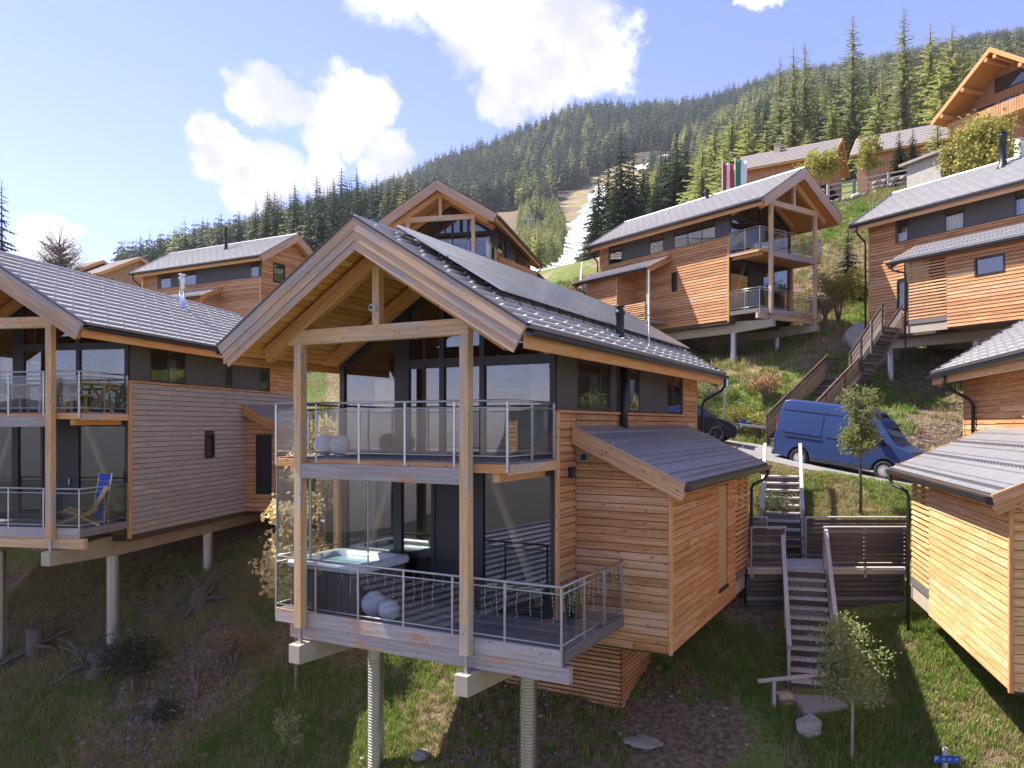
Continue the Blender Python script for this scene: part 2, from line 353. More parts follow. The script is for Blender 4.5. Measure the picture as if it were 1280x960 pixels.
TV = np.array([[480, 455, 440, 430, 420, 415, 410, 430], [470, 440, 425, 415, 405, 400, 400, 420], [440, 420, 410, 405, 395, 385, 375, 400], [430, 400, 390, 375, 366, 358, 352, 385],
    [420, 385, 370, 345, 328, 318, 308, 350], [410, 375, 355, 324, 300, 288, 268, 320], [385, 362, 348, 325, 292, 255, 203, 250], [360, 345, 337, 330, 322, 238, 150, 190],
    [330, 310, 300, 290, 262, 205, 150, 180], [288, 250, 228, 200, 160, 128, 112, 140], [275, 215, 180, 145, 100, 75, 64, 90], [200, 150, 100, 60, 30, 10, 10, 50], [150, 80, 40, 0, -30, -40, -40, 0]])
def far_h(x, y):
    u = np.clip(640+965*x/y, TU[0], TU[-1]); ly = np.clip(np.log(y), np.log(60), np.log(1350)); lt = np.log(TY)
    i = np.clip(np.searchsorted(TU, u)-1, 0, len(TU)-2); j = np.clip(np.searchsorted(lt, ly)-1, 0, len(lt)-2)
    f = (u-TU[i])/(TU[i+1]-TU[i]); f = f*f*(3-2*f)*.5+f*.5; g = (ly-lt[j])/(lt[j+1]-lt[j])
    v = (TV[i, j]*(1-f)+TV[i+1, j]*f)*(1-g)+(TV[i, j+1]*(1-f)+TV[i+1, j+1]*f)*g
    return (530-v)/965*np.minimum(y, 1350)
def sstep(x, a, b): t = np.clip((x-a)/(b-a), 0, 1); return t*t*(3-2*t)
_RP = np.array(ROAD)
def road_dist(x, y):
    best = np.full(x.shape, 1e9); rz = np.zeros(x.shape)
    for p, q in zip(_RP[:-1], _RP[1:]):
        d = q[:2]-p[:2]; t = np.clip(((x-p[0])*d[0]+(y-p[1])*d[1])/(d@d), 0, 1)
        dd = np.hypot(x-p[0]-t*d[0], y-p[1]-t*d[1]); z = p[2]+t*(q[2]-p[2]); k = dd < best
        best = np.where(k, dd, best); rz = np.where(k, z, rz)
    return best, rz
def hfun(x, y):
    x = np.asarray(x, float); y = np.asarray(y, float)
    yc = np.maximum(y, 2.); t = sstep(yc, 52, 92)+0*x
    h = np.zeros_like(x+y)
    a = t < 1; b = t > 0
    X = x+0*y; Y = yc+0*x
    nh = np.zeros_like(X); nh[a] = near_h(np.clip(X[a], -50, 55), Y[a]); fh = np.zeros_like(X); fh[b] = far_h(X[b], Y[b])
    h = nh*(1-t)+fh*t
    d, rz = road_dist(X, Y); k = sstep(d, 2.7, 5.2); h = (rz-.05)*(1-k)+h*k
    # valley and the opposite mountainside, behind the camera
    yb = np.minimum(y, 2.)-2.; vall = -110*(1-np.exp(yb/260.))+sstep(-yb, 900, 2600)*(190+45*np.sin(x/310.)+25*np.sin(x/130.+1))
    h = h+vall
    return h
def gz(x, y): return float(hfun(np.array([x]), np.array([y]))[0])
# ============================================================ chalet
RIDGE, EAVE, HW, EW = 4.03, 2.06, 2.5, 3.2
SLOPE = (RIDGE-EAVE)/EW; SA = math.atan(SLOPE); SLEN = math.hypot(EW, RIDGE-EAVE)
def rz(a, off=0.): return RIDGE-SLOPE*abs(a)+off
class K:
    """one chalet; local axes: a across (mirrored by m), b into the hill, z up from the upper floor"""
    def __init__(s, h, root, near): s.m = h[4]; s.root = root; s.near = near
    def P(s, a, b, z): return Vector((s.m*a, b, z))
    def box(s, mb, a0, a1, b0, b1, z0, z1, mi=0):
        x0, x1 = sorted((s.m*a0, s.m*a1)); mb.box(x0, x1, b0, b1, z0, z1, mi)
    def beam(s, name, p, q, w, h, mat, **t): return beam(name, s.P(*p), s.P(*q), w, h, mat, t.pop('parent', s.root), **t)
    # cladding on plane: face='+a','-a','-b','+b' ; c = plane coordinate ; s0,s1 range ; holes [(s0,s1,z0,z1)]
    def clad(s, face, c, s0, s1, z0, z1, mat, pitch=.145, holes=(), top=None, near=None, slat=False):
        near = s.near if near is None else near
        sg = 1 if face[0] == '+' else -1
        if face[1] == 'a': n = Vector((sg*s.m, 0, 0)); pt = lambda t, z: Vector((s.m*c, t, z))
        else: n = Vector((0, sg, 0)); pt = lambda t, z: Vector((s.m*t, c, z))
        X = n.cross(Vector((0, 0, 1))); mb = MB() if not near else None
        rows = max(1, round((z1-z0)/pitch)); pitch = (z1-z0)/rows
        for r in range(rows):
            za = z0+r*pitch; zb = za+pitch; spans = [(s0, s1)]
            if top is not None:
                lo, hi = top(zb); spans = [(max(s0, lo), min(s1, hi))]
            for (h0, h1, g0, g1) in holes:
                if zb > g0+.01 and za < g1-.01:
                    ns = []
                    for p, q in spans:
                        if h1 <= p or h0 >= q: ns.append((p, q)); continue
                        if h0 > p: ns.append((p, h0))
                        if h1 < q: ns.append((h1, q))
                    spans = ns
            for p, q in spans:
                if q-p < .06: continue
                cuts = [p, q]
                if near and not slat and (q-p > 3.2 or (q-p > 1.5 and random.random() < .35)): cuts = [p, p+(q-p)*random.uniform(.3, .7), q]
                for p2, q2 in zip(cuts[:-1], cuts[1:]):
                    A = pt(p2, za); B = pt(q2, za)
                    if (B-A).dot(X) < 0: A, B = B, A
                    ln = (B-A).length
                    if near:
                        me = board_mesh(ln, pitch*(.80 if slat else 1), mat, .025 if slat else .032)
                        obj('slat' if slat else 'board', me, s.root, mat=frame_mat(A, X, n, Vector((0, 0, 1))))
                    else:
                        h = pitch*(.6 if slat else .9); t = .03
                        mb.add([A, B, B+n*t+Vector((0, 0, .01)), A+n*t+Vector((0, 0, .01)), A+Vector((0, 0, h)), B+Vector((0, 0, h)), B+n*t*.4+Vector((0, 0, h)), A+n*t*.4+Vector((0, 0, h))],
                               [(0, 3, 2, 1), (4, 5, 6, 7), (0, 1, 5, 4), (1, 2, 6, 5), (2, 3, 7, 6), (3, 0, 4, 7)])
        if mb is not None and mb.v:
            ax = 'Y' if face[1] == 'a' else 'X'
            mb.build('slat_screen' if slat else 'cladding', mat+'_'+ax, s.root)
    def window(s, face, c, s0, s1, z0, z1, mull=(), parent=None, d=.05, fw=.06, curtain=False, trans=()):
        """frame standing in the plane, pane(s) as its children"""
        sg = 1 if face[0] == '+' else -1; mb = MB()
        def bx(m2, t0, t1, d0, d1, q0, q1):
            if face[1] == 'a': s.box(m2, c+sg*d0 if 1 else 0, c+sg*d1, t0, t1, q0, q1)
            else: s.box(m2, t0, t1, min(c+sg*d0, c+sg*d1), max(c+sg*d0, c+sg*d1), q0, q1)
        bx(mb, s0, s0+fw, -.06, d, z0, z1); bx(mb, s1-fw, s1, -.06, d, z0, z1); bx(mb, s0+fw, s1-fw, -.06, d, z0, z0+fw); bx(mb, s0+fw, s1-fw, -.06, d, z1-fw, z1)
        for q in mull: bx(mb, q-fw*.5, q+fw*.5, -.05, d-.01, z0+fw, z1-fw)
        fr = mb.build('window', 'frame', parent or s.root)
        ed = [s0+fw*.5]+list(mull)+[s1-fw*.5]
        for p, q in zip(ed[:-1], ed[1:]):
            g = MB(); bx(g, p+fw*.5, q-fw*.5, -.02, -.005, z0+fw, z1-fw); g.build('pane', 'glass_win', fr)
        if curtain:
            g = MB(); n = 7; w = (s1-s0)*(.22 if s.near else .75); t0 = s0+(s1-s0)*(.6 if s.near else .12)
            for i in range(n): bx(g, t0+w*i/n, t0+w*(i+.7)/n, -.20, -.14-.03*(i % 2), z0+fw, z1-fw)
            g.build('curtain', 'curtain', fr)  # on far chalets the pale cloth stands in for sky reflected in panes
        return fr
for base in ('larch_board', 'larch_board_weathered', 'dark_slat'): pass
def axis_variants():
    for key, args in {'larch': dict(c1=O1, c2=O2, gamt=.0), 'larch_weathered': dict(c1=(.42, .31, .22), c2=(.57, .46, .35), grey=(.42, .37, .32), gamt=.9),
                      'dark_wood': dict(c1=(.075, .056, .052), c2=(.14, .11, .10))}.items():
        MT[key+'_X'] = wood(key+'_cladding', axis=0, objvar=.22, island=True, **args); MT[key+'_Y'] = wood(key+'_cladding_side', axis=1, objvar=.22, island=True, **args)
axis_variants()
def tile_mesh(w, ln, mat, stud=True):
    def f():
        m = MB(); g = .001
        # X along eave, Y up the slope, Z out; thick at the lower edge
        m.hexa([(g/2, 0, -.012), (w-g/2, 0, -.012), (w-g/2, ln+.03, -.020), (g/2, ln+.03, -.020), (g/2, 0, .066), (w-g/2, 0, .066), (w-g/2, ln+.03, -.004), (g/2, ln+.03, -.004)])
        if stud:
            x = w*.5; m.hexa([(x-.025, ln*.36, .018), (x+.025, ln*.36, .018), (x+.025, ln*.62, .004), (x-.025, ln*.62, .004), (x-.02, ln*.36, .085), (x+.02, ln*.36, .085), (x+.02, ln*.62, .012), (x-.02, ln*.62, .012)])
        return m.mesh('tile', mat)
    return cached(('tile', round(w, 3), round(ln, 3), mat, stud), f)
def roof_slope(k, side, b0, b1, tiles, tw=.6, rows=13):
    """side +1 / -1: which slope. tiles: 'objects' or 'joined'"""
    sx = side*k.m; up = Vector((-sx*math.cos(SA), 0, math.sin(SA))); n = Vector((sx*math.sin(SA), 0, math.cos(SA)))
    X = up.cross(n); X.normalize()           # along the eave, right-handed
    ln = SLEN/rows; cols = round((b1-b0)/tw); tw = (b1-b0)/cols
    mb = MB(); me = tile_mesh(tw, ln, 'tile')
    for r in range(rows):
        for c in range(cols+(r % 2)):
            off = -tw*.5*(r % 2)
            t0 = b0+c*tw+off; t1 = t0+tw
            e = Vector((sx*EW, 0, EAVE))+up*(r*ln)
            start = t0 if X.y > 0 else t1
            M = frame_mat(e+Vector((0, start, 0)), X, up, n)
            full = not (t0 < b0-.01 or t1 > b1+.01)
            if not full:
                ta, tb = max(t0, b0), min(t1, b1); hm = tile_mesh(tb-ta, ln, 'tile', False)
                M = frame_mat(e+Vector((0, ta if X.y > 0 else tb, 0)), X, up, n); m2 = hm
            else: m2 = me
            if tiles == 'objects': obj('tile', m2, k.root, mat=M)
            else:
                o = [M@v.co for v in m2.vertices]; mb.add(o, [tuple(p.vertices) for p in m2.polygons])
    if tiles != 'objects':
        mb.build('roof_tiles', 'tile', k.root, kind='stuff')
def railing(k, pts, z, parent, name='railing', step=1.0, gate=False, h=1.0):
    """steel posts, two rails, glass panels along a polyline in (a,b)"""
    ra = MB(); r = parent
    rail = None; posts = []
    for (a0, b0), (a1, b1) in zip(pts[:-1], pts[1:]):
        p, q = k.P(a0, b0, 0), k.P(a1, b1, 0); d = q-p; n = max(1, round(d.length/step))
        ra.tube([p+Vector((0, 0, z+h)), q+Vector((0, 0, z+h))], .021, 8)
        ra.tube([p+Vector((0, 0, z+h-.11)), q+Vector((0, 0, z+h-.11))], .013, 6)
        ra.tube([p+Vector((0, 0, z+.10)), q+Vector((0, 0, z+.10))], .013, 6)
        posts += [p+d*(i/n) for i in range(n+1)]
        for i in range(n):
            u, v = p+d*((i+.03)/n), p+d*((i+.97)/n); w = d.normalized().cross(Vector((0, 0, 1)))*.005
            g = MB(); g.hexa([u-w+Vector((0, 0, z+.12)), v-w+Vector((0, 0, z+.12)), v+w+Vector((0, 0, z+.12)), u+w+Vector((0, 0, z+.12)),
                              u-w+Vector((0, 0, z+h-.125)), v-w+Vector((0, 0, z+h-.125)), v+w+Vector((0, 0, z+h-.125)), u+w+Vector((0, 0, z+h-.125))])
            g.build('glass_panel', 'glass_rail', r)
    ra.build('handrail', 'steel', r, smooth=True)
    seen = []
    for p in posts:
        if any((p-q).length < .05 for q in seen): continue
        seen.append(p); m = MB(); m.box(-.02, .02, -.008, .008, -.16, h-.01); o = m.build('rail_post', 'steel', r); o.location = (p.x, p.y, z)
def pile(k, a, b, z0, z1, rad=.155):
    n = max(4, int((z1-z0)/.06)); pr = []
    for i in range(n):
        for f_, r_ in ((.0, 0), (.55, 0), (.65, .014), (.9, .014)): pr.append((rad+r_, z0+(z1-z0)*(i+f_)/n))
    pr.append((rad, z1))
    m = MB(); P = k.P(a, b, 0); m.lathe(pr, P, 18)
    o = m.build('pile', 'galv', k.root); return o
def chalet(h, label, opt):
    near = opt.get('near', False)
    root = thing('chalet', label, 'house', h[:3], R(h[3]))
    k = K(h, root, near); k.h = h
    Lb = opt.get('L', 12.0); front = opt.get('front', True); kind = opt.get('kind', 'shed'); bw1 = Lb-.5   # rear wall
    fb = 2.0 if front else .15        # facade plane
    side_mat = opt.get('side_mat', 'larch')
    # ---- body shell (dark lining behind the boards), floors, interior
    m = MB(); zb = -3.45
    feat_hole = []
    k.box(m, HW-.14, HW-.02, fb+.02, bw1-.02, zb, .82); k.box(m, -HW+.02, -HW+.14, fb+.02, bw1-.02, zb, .82)
    for sa in (1, -1):
        k.box(m, sa*(HW-.14), sa*(HW-.035), fb+.02, bw1-.02, 1.62, 2.25)
    m.prism([(k.m*(-HW+.03), zb), (k.m*(HW-.03), zb), (k.m*(HW-.03), rz(HW, -.25)), (0, rz(0, -.25)), (k.m*(-HW+.03), rz(HW, -.25))], 1, bw1-.14, bw1-.02)
    m.build('wall', 'dark', root)
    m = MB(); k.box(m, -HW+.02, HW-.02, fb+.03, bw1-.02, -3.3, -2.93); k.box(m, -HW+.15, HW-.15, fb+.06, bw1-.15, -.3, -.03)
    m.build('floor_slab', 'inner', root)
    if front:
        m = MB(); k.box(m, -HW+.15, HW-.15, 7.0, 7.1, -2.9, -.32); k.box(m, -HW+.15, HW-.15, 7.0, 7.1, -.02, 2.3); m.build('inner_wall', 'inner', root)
    # ---- roof
    b0 = -.5; b1 = Lb
    for side in (1, -1):
        roof_slope(k, side, b0+.02, b1, opt.get('tiles', {}).get(side, 'joined'), tw=opt.get('tw', .6))
        sx = side*k.m; upv = Vector((-sx*math.cos(SA), 0, math.sin(SA))); n = Vector((sx*math.sin(SA), 0, math.cos(SA)))
        m = MB()                       # roof deck
        e0 = Vector((sx*EW, 0, EAVE)); r0 = Vector((0, 0, RIDGE))
        for off0, off1 in ((-.20, -.03),):
            q = [e0+n*off0, r0+Vector((0, 0, off0/math.cos(SA))), r0+Vector((0, 0, off1/math.cos(SA))), e0+n*off1]
            m.prism([(p.x, p.z) for p in q], 1, b0+.05, b1-.03)
        m.build('roof_deck', 'black', root)
        # soffit boards run along b
        if near and opt.get('soffit', True):
            nb = 22; wd = (SLEN-.1)/nb
            for i in range(nb):
                c = e0+n*-.225+upv*(.06+wd*(i+.5))
                if b1 > 2: obj('soffit_board', beam_mesh(round(2.45 if front else .6, 3), wd-.012, .03, 'soffit', .01), root,
                    mat=frame_mat(c+Vector((0, b0+.05, 0)), Vector((0, 1, 0)), (n.cross(Vector((0, 1, 0)))), n))
        else:
            m = MB(); q = [e0+n*-.24, r0+Vector((0, 0, -.24/math.cos(SA))), r0+Vector((0, 0, -.203/math.cos(SA))), e0+n*-.203]
            m.prism([(p.x, p.z) for p in q], 1, b0+.06, b1-.04); m.build('soffit', 'soffit', root)
        if near:
            m = MB(); q = [e0+n*-.24+upv*.05, e0+upv*1.1+n*-.24, e0+upv*1.1+n*-.203, e0+n*-.203+upv*.05]
            m.prism([(p.x, p.z) for p in q], 1, b0+2.5 if front else .2, b1-.04); m.build('soffit', 'soffit', root)
        # stepped barge boards front and rear
        for be, sg in ((b0, -1), (b1, 1)):
            for i, (o0, o1, th) in enumerate(((.03, -.15, .075), (-.153, -.30, .055), (-.303, -.43, .035))):
                q = [e0+n*o0-upv*(.02), r0+Vector((0, 0, o0/math.cos(SA))), r0+Vector((0, 0, o1/math.cos(SA))), e0+n*o1-upv*.02]
                mm = MB(); lo, hi = (be-th, be) if sg < 0 else (be, be+th)
                # local X runs along the board for the grain
                ang = math.atan2(upv.z, upv.x); T = Matrix.Rotation(-ang, 4, 'Y'); Ti = T.inverted()
                mm.prism([(p.x, p.z) for p in q], 1, lo, hi); mm.v = [tuple(Ti@Vector(v)) for v in mm.v]
                o = mm.build('barge_board', opt.get('barge', 'barge'), root); o.matrix_local = T
            mm = MB(); q = [e0+n*.06-upv*.03, r0+Vector((0, 0, .06/math.cos(SA))), r0+Vector((0, 0, .028/math.cos(SA))), e0+n*.028-upv*.03]
            lo, hi = (be-.09, be+.05) if sg < 0 else (be-.05, be+.09)
            mm.prism([(p.x, p.z) for p in q], 1, lo, hi); mm.build('verge_flashing', 'gutter', root)
        # eaves fascia, gutter
        k.beam('fascia', (side*(EW-.04), b0+.02, EAVE-.20), (side*(EW-.04), b1-.02, EAVE-.20), .04, .24, 'beam_orange')
        m = MB(); c = k.P(side*(EW+.075), 0, EAVE-.075); pr = []
        for i in range(9): a = math.pi+math.pi*i/8; pr.append((c.x+.075*math.cos(a), c.z+.075*math.sin(a)))
        pr += [(c.x+.088, c.z+.012)]+[(c.x+.065*math.cos(a), c.z+.065*math.sin(a)) for a in [2*math.pi-math.pi*i/8 for i in range(9)]]
        m.prism(pr, 1, b0-.02, b1+.02); g = m.build('gutter', 'gutter', root)
    m = MB(); m.tube([(0, b0-.05, RIDGE+.035), (0, b1+.03, RIDGE+.035)], .055, 8); m.build('ridge_cap', 'tile', root)
    # ---- gable timber frame
    if front:
        for sa in (1, -1):
            k.beam('post', (sa*1.8, .085, -3.13), (sa*1.8, .085, 2.07), .17, .17, 'beam', up=(1, 0, 0))
            m = MB(); c = k.P(sa*1.8, .085, 0); m.box(c.x-.03, c.x+.03, c.y-.03, c.y+.03, -3.42, -3.13); m.box(c.x-.08, c.x+.08, c.y-.08, c.y+.08, -3.43, -3.41); m.build('post_shoe', 'galv', root)
            k.beam('rafter', (sa*.02, .085, rz(0, -.52)), (sa*2.62, .085, rz(2.62, -.52)), .17, .27, 'beam_orange')
            k.beam('rafter', (sa*.02, 1.85, rz(0, -.52)), (sa*2.48, 1.85, rz(2.48, -.52)), .14, .27, 'beam_orange')
        k.beam('tie_beam', (-2.02, .083, 2.205), (1.89, .083, 2.205), .16, .27, 'beam')
        k.beam('king_post', (0, .085, 2.34), (0, .085, rz(0, -.66)), .15, .15, 'beam', up=(1, 0, 0))
        # decks
        for z, ar, beamz in ((0, HW, True), (-2.9, opt.get('low', HW), False)):
            al = -HW-.03; b_f = .22
            bend = 2.0 if ar <= HW+.01 else 2.0
            nb = 12 if not near else 13
            for i in range(nb):
                bb = b_f+.02+(fb-b_f-.04)*(i+.5)/nb
                if near: k.beam('deck_board', (al, bb, z-.015), (ar, bb, z-.015), (fb-b_f)/nb-.012, .03, 'deck')
            if not near:
                m = MB()
                for i in range(nb): w_ = (fb-b_f)/nb; k.box(m, al, ar, b_f+w_*i+.01, b_f+w_*(i+1)-.01, z-.03, z)
                m.build('decking', 'deck', root)
            if ar > HW+.01:
                for i in range(7): bb = 2.0+.9*(i+.5)/7; k.beam('deck_board', (HW+.04, bb, z-.015), (ar, bb, z-.015), .118, .03, 'deck')
                k.beam('deck_joist', (HW+.45, .3, z-.4), (HW+.45, 2.75, z-.4), .14, .26, 'beam_grey')
            bside = 2.88 if ar > HW+.01 else fb-.02
            if z == 0:
                k.beam('deck_beam', (-1.9, .085, -.235), (1.72, .085, -.235), .15, .27, 'beam_grey')
                k.beam('deck_edge', (al, b_f, -.105), (ar, b_f, -.105), .05, .15, 'beam_orange')
                k.beam('deck_edge', (ar, b_f+.03, -.12), (ar, bside, -.12), .05, .17, 'beam')
                k.beam('deck_edge', (al, b_f+.03, -.12), (al, fb, -.12), .05, .17, 'beam_orange')
                m = MB(); k.box(m, al+.05, ar-.05, b_f+.3, fb-.02, -.16, -.034); m.build('deck_underside', 'soffit', root)
                k.beam('deck_joist', (ar-.25, b_f+.05, -.25), (ar-.25, fb, -.25), .12, .16, 'beam_orange')
            else:
                k.beam('deck_edge', (al, b_f, z-.10), (ar, b_f, z-.10), .07, .26, 'beam_grey')
                k.beam('deck_beam', (al+.35, b_f+.06, z-.36), (ar+.12, b_f+.06, z-.36), .14, .255, 'beam_grey' if opt.get('greydeck') else 'beam')
                k.beam('deck_edge', (ar, b_f+.04, z-.10), (ar, bside, z-.10), .06, .20, 'deck')
                k.beam('deck_edge', (al, b_f+.04, z-.10), (al, fb, z-.10), .06, .20, 'deck')
        # facade
        facade(k, fb, opt)
        top = [(-HW-.03, fb-.05), (-HW-.03, .2), (HW, .2), (HW, fb-.05)]
        rl = bpy.data.objects.new('balustrade', None); COL.objects.link(rl); rl.parent = root; railing(k, top, 0, rl)
        lw = opt.get('low', HW); low = [(-HW-.03, fb-.05), (-HW-.03, .2), (lw, .2), (lw, fb-.05 if lw <= HW+.01 else 2.87)]
        rl = bpy.data.objects.new('balustrade', None); COL.objects.link(rl); rl.parent = root; railing(k, low, -2.9, rl)
    # ---- concrete beams + piles
    for sa in (1, -1):
        x = k.m*sa*1.8; m = MB()
        st = -.08 if front else .2
        pr = [(st, -3.77), (2.5, -3.86), (bw1-.6, -3.86), (bw1-.6, -3.47), (1.9, -3.47), (1.9, -3.12) if 0 else (1.95, -3.31), (st, -3.43)]
        pr = [(st, -3.77), (2.45, -3.90), (bw1-.3, -3.90), (bw1-.3, -3.33), (1.98, -3.33), (st, -3.43)]
        m.prism(pr, 0, x-.13, x+.13); m.build('concrete_beam', 'concrete', root, bevel=.012)
        for pb in opt.get('piles', (2.3, 6.87, 10.9)):
            wx, wy, wz = w_of(h, sa*1.8, pb); g = gz(wx, wy)-h[2]-.3
            if g < -4.0: pile(k, sa*1.8, pb, g, -3.88)
    if near:
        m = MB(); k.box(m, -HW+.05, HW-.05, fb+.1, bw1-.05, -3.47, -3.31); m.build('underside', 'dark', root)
    else:
        m = MB(); k.box(m, -HW+.05, HW-.05, fb+.1, bw1-.05, -3.47, -3.31); m.build('underside', 'dark_wood_X', root)
    # ---- side walls; '+a' side carries the windows, the annex or the porch
    strip = sorted(opt.get('strip', []), key=lambda w: w[0])
    for sa in ((1, -1) if opt.get('both', True) else (1,)):
        fs = '+a' if sa > 0 else '-a'
        c = HW*sa
        hol = [w for w in opt.get('side_windows', [])] if sa > 0 else []
        if kind == 'shed' and sa > 0:
            k.clad(fs, c, fb+.08, 2.86, -3.3, .82, side_mat)
            k.clad(fs, c, 9.7, bw1, -3.3, .82, side_mat, holes=hol)
            k.clad(fs, c, 2.9, 9.7, .3, .82, side_mat, near=False)
        else:
            k.clad(fs, c, fb+.08, bw1, -3.3, .82, side_mat if sa > 0 else 'larch', holes=hol, near=near and sa > 0 and True)
        for (w0, w1, z0, z1) in hol: k.window(fs, c, w0, w1, z0, z1)
        k.beam('corner_board', (c+sa*.012, fb+.03, -3.38), (c+sa*.012, fb+.03, .85), .10, .09, 'beam_orange', up=(1, 0, 0))
        k.beam('sill_board', (c+sa*.02, fb, .85), (c+sa*.02, opt.get('strip_end', 10.1), .85), .10, .055, 'larch')
        # charcoal strip with windows
        se = opt.get('strip_end', 10.1); ws = strip if sa > 0 else [(3.0, 4.6)]
        edges = [fb]+[q for w in ws for q in w[:2]]+[se]
        for p, q in zip(edges[0::2], edges[1::2]):
            if q-p > .08:
                n_ = max(1, round((q-p)/1.2))
                for i in range(n_):
                    m = MB(); d = (q-p)/n_; k.box(m, c-sa*.05, c+sa*.0, p+d*i+.006, p+d*(i+1)-.006, .88, 1.98); m.build('facade_panel', 'charcoal', root)
        for w in ws: k.window(fs, c, w[0], w[1], .88, 1.95, mull=w[2] if len(w) > 2 else (), curtain=(len(w) > 3), d=.0)
        k.clad(fs, c, se, bw1, .82, 2.0, 'larch')
        k.beam('corner_board', (c+sa*.01, bw1, -3.3), (c+sa*.01, bw1, 2.0), .07, .07, 'beam_orange', up=(1, 0, 0))
    # rear gable
    kr = '+b'; k.clad(kr, bw1, -HW, HW, -3.3, 3.6, 'larch', near=False, top=lambda z: (-(RIDGE-.3-z)/SLOPE, (RIDGE-.3-z)/SLOPE))
    if not front:
        gw = opt.get('gable_windows', [])
        k.clad('-b', .1, -HW, HW, -3.3, 3.6, 'larch', near=False, pitch=.16, top=lambda z: (-(RIDGE-.3-z)/SLOPE, (RIDGE-.3-z)/SLOPE), holes=gw)
        for (w0, w1, z0, z1) in gw: k.window('-b', .1, w0, w1, z0, z1)
        m = MB(); k.box(m, -HW+.03, HW-.03, .14, .2, -3.3, 2.0); m.build('wall', 'dark', root)
    # downpipe at the far end
    for (pa, pb, zt, zl, b_wall) in opt.get('pipes', [(EW, bw1+.15, EAVE-.14, -3.0, HW+.07)]):
        m = MB(); P = k.P
        m.tube([P(pa+.05, pb, zt), P(pa+.05, pb, zt-.22), P(pa-.05, pb, zt-.36), P(b_wall+.12, pb, zt-.62), P(b_wall+.02, pb, zt-.78), P(b_wall+.02, pb, zl)], .045, 8); m.build('downpipe', 'gutter', root, smooth=True)
    return k
def facade(k, fb, opt):
    """glazed gable wall: frame members and panes"""
    root = k.root; zc = RIDGE-.66
    fr = MB()
    mem = [(-2.5, -2.38), (-1.07, -.72), (.01, .12), (.92, 1.03), (2.40, 2.5)]
    def topz(a): return min(rz(a, -.60), 99)
    def member(a0, a1, z0, z1):
        x = [k.m*a0, k.m*a1]; zt = [min(z1, topz(a0)), min(z1, topz(a1))]
        if a0 < 0 < a1: pass
        fr.prism([(x[0], z0), (x[1], z0), (x[1], zt[1]), (x[0], zt[0])], 1, fb-.03, fb+.07)
    for a0, a1 in mem: member(a0, a1, 0.0, 9)
    fr.prism([(k.m*-2.38, 0), (k.m*2.4, 0), (k.m*2.4, .09), (k.m*-2.38, .09)], 1, fb-.025, fb+.065)
    for p, q in ((-.72, .01), (.12, .92), (1.03, 2.4)): k.box(fr, p, q, fb-.02, fb+.06, 1.72, 1.90)
    for sa in (1, -1):   # sloping head members
        fr.prism([(k.m*sa*2.5, topz(2.5)-.16), (0, topz(0)-.16), (0, topz(0)+.0), (k.m*sa*2.5, topz(2.5))], 1, fb-.035, fb+.075)
    win = fr.build('window', 'frame', root)
    def pane(a0, a1, z0, z1):
        pts = [(a0, z0), (a1, z0)]; t1, t0 = topz(a1)-.14, topz(a0)-.14
        if min(z1, t1) > z0+.02: pts.append((a1, min(z1, t1)))
        if z1 > min(t0, t1):
            aa = (RIDGE-.74-z1)/SLOPE
            for s_ in (1, -1):
                if a0 < s_*aa < a1 and z1 < 90: pts.append((s_*aa, z1))
        if a0 < 0 < a1 and z1 > topz(0)-.14: pts.append((0, topz(0)-.14))
        if min(z1, t0) > z0+.02: pts.append((a0, min(z1, t0)))
        c = [sum(p[0] for p in pts)/len(pts), sum(p[1] for p in pts)/len(pts)]
        pts = sorted(set(pts), key=lambda p: math.atan2(p[1]-c[1], p[0]-c[0]))
        m = MB(); m.prism([(k.m*p[0], p[1]) for p in pts], 1, fb+.015, fb+.027); m.build('pane', 'glass_win', win)
    pane(-2.38, -1.07, .09, 99)
    for p, q in ((-.72, .01), (.12, .92), (1.03, 2.4)): pane(p, q, .09, 1.72)
    for p, q in ((-.72, .01), (.12, .92)): pane(p, q, 1.90, 99)
    pane(1.03, 2.25, 1.90, 99)
    for a_ in (-.35,): k.beam('glazing_bar', (a_, fb, 1.9), (a_, fb, 2.62), .06, .07, 'frame', up=(1, 0, 0), parent=win)
    k.beam('hall_post', (-2.55, fb-.02, -2.9), (-2.55, fb-.02, -.16), .14, .14, 'beam_orange', up=(1, 0, 0))
    # lower floor
    fr = MB(); z0, z1 = -2.88, -.18
    for a0, a1 in ((-2.4, -2.32), (-1.10, -.90), (-.18, -.10), (.84, 1.0), (2.42, 2.5)): k.box(fr, a0, a1, fb-.03, fb+.07, z0, z1)
    k.box(fr, -2.32, 2.42, fb-.025, fb+.065, z1-.08, z1); k.box(fr, -2.32, 2.42, fb-.025, fb+.065, z0, z0+.08)
    win = fr.build('window', 'frame', root)
    for p, q in ((-2.32, -1.10), (-.90, -.18), (1.0, 2.42)):
        m = MB(); k.box(m, p, q, fb+.015, fb+.027, z0+.08, z1-.08); m.build('pane', 'glass_win', win)
    m = MB(); k.box(m, -.10, .84, fb-.01, fb+.05, z0+.08, z1-.08); d = m.build('door', 'frame', root)
    m = MB(); c = k.P(.74, fb-.04, -1.85); m.box(c.x-.015, c.x+.015, c.y-.03, c.y+.03, c.z-.1, c.z+.06); m.tube([c, c+Vector((-.13*k.m, -.02, 0))], .012, 6); m.build('handle', 'chrome', d)
    # braces and curtains seen behind the glass
    k.beam('brace', (1.05, fb+.22, -.35), (2.1, fb+.22, -2.75), .12, .14, 'yellow_brace')
    k.beam('brace', (-1.25, fb+.22, -.35), (-2.2, fb+.22, -2.75), .12, .14, 'yellow_brace')
    m = MB()
    for i in range(9): k.box(m, -2.3+i*.055, -2.3+i*.055+.04, fb+.28, fb+.33-.02*(i % 2), -2.85, -.35)
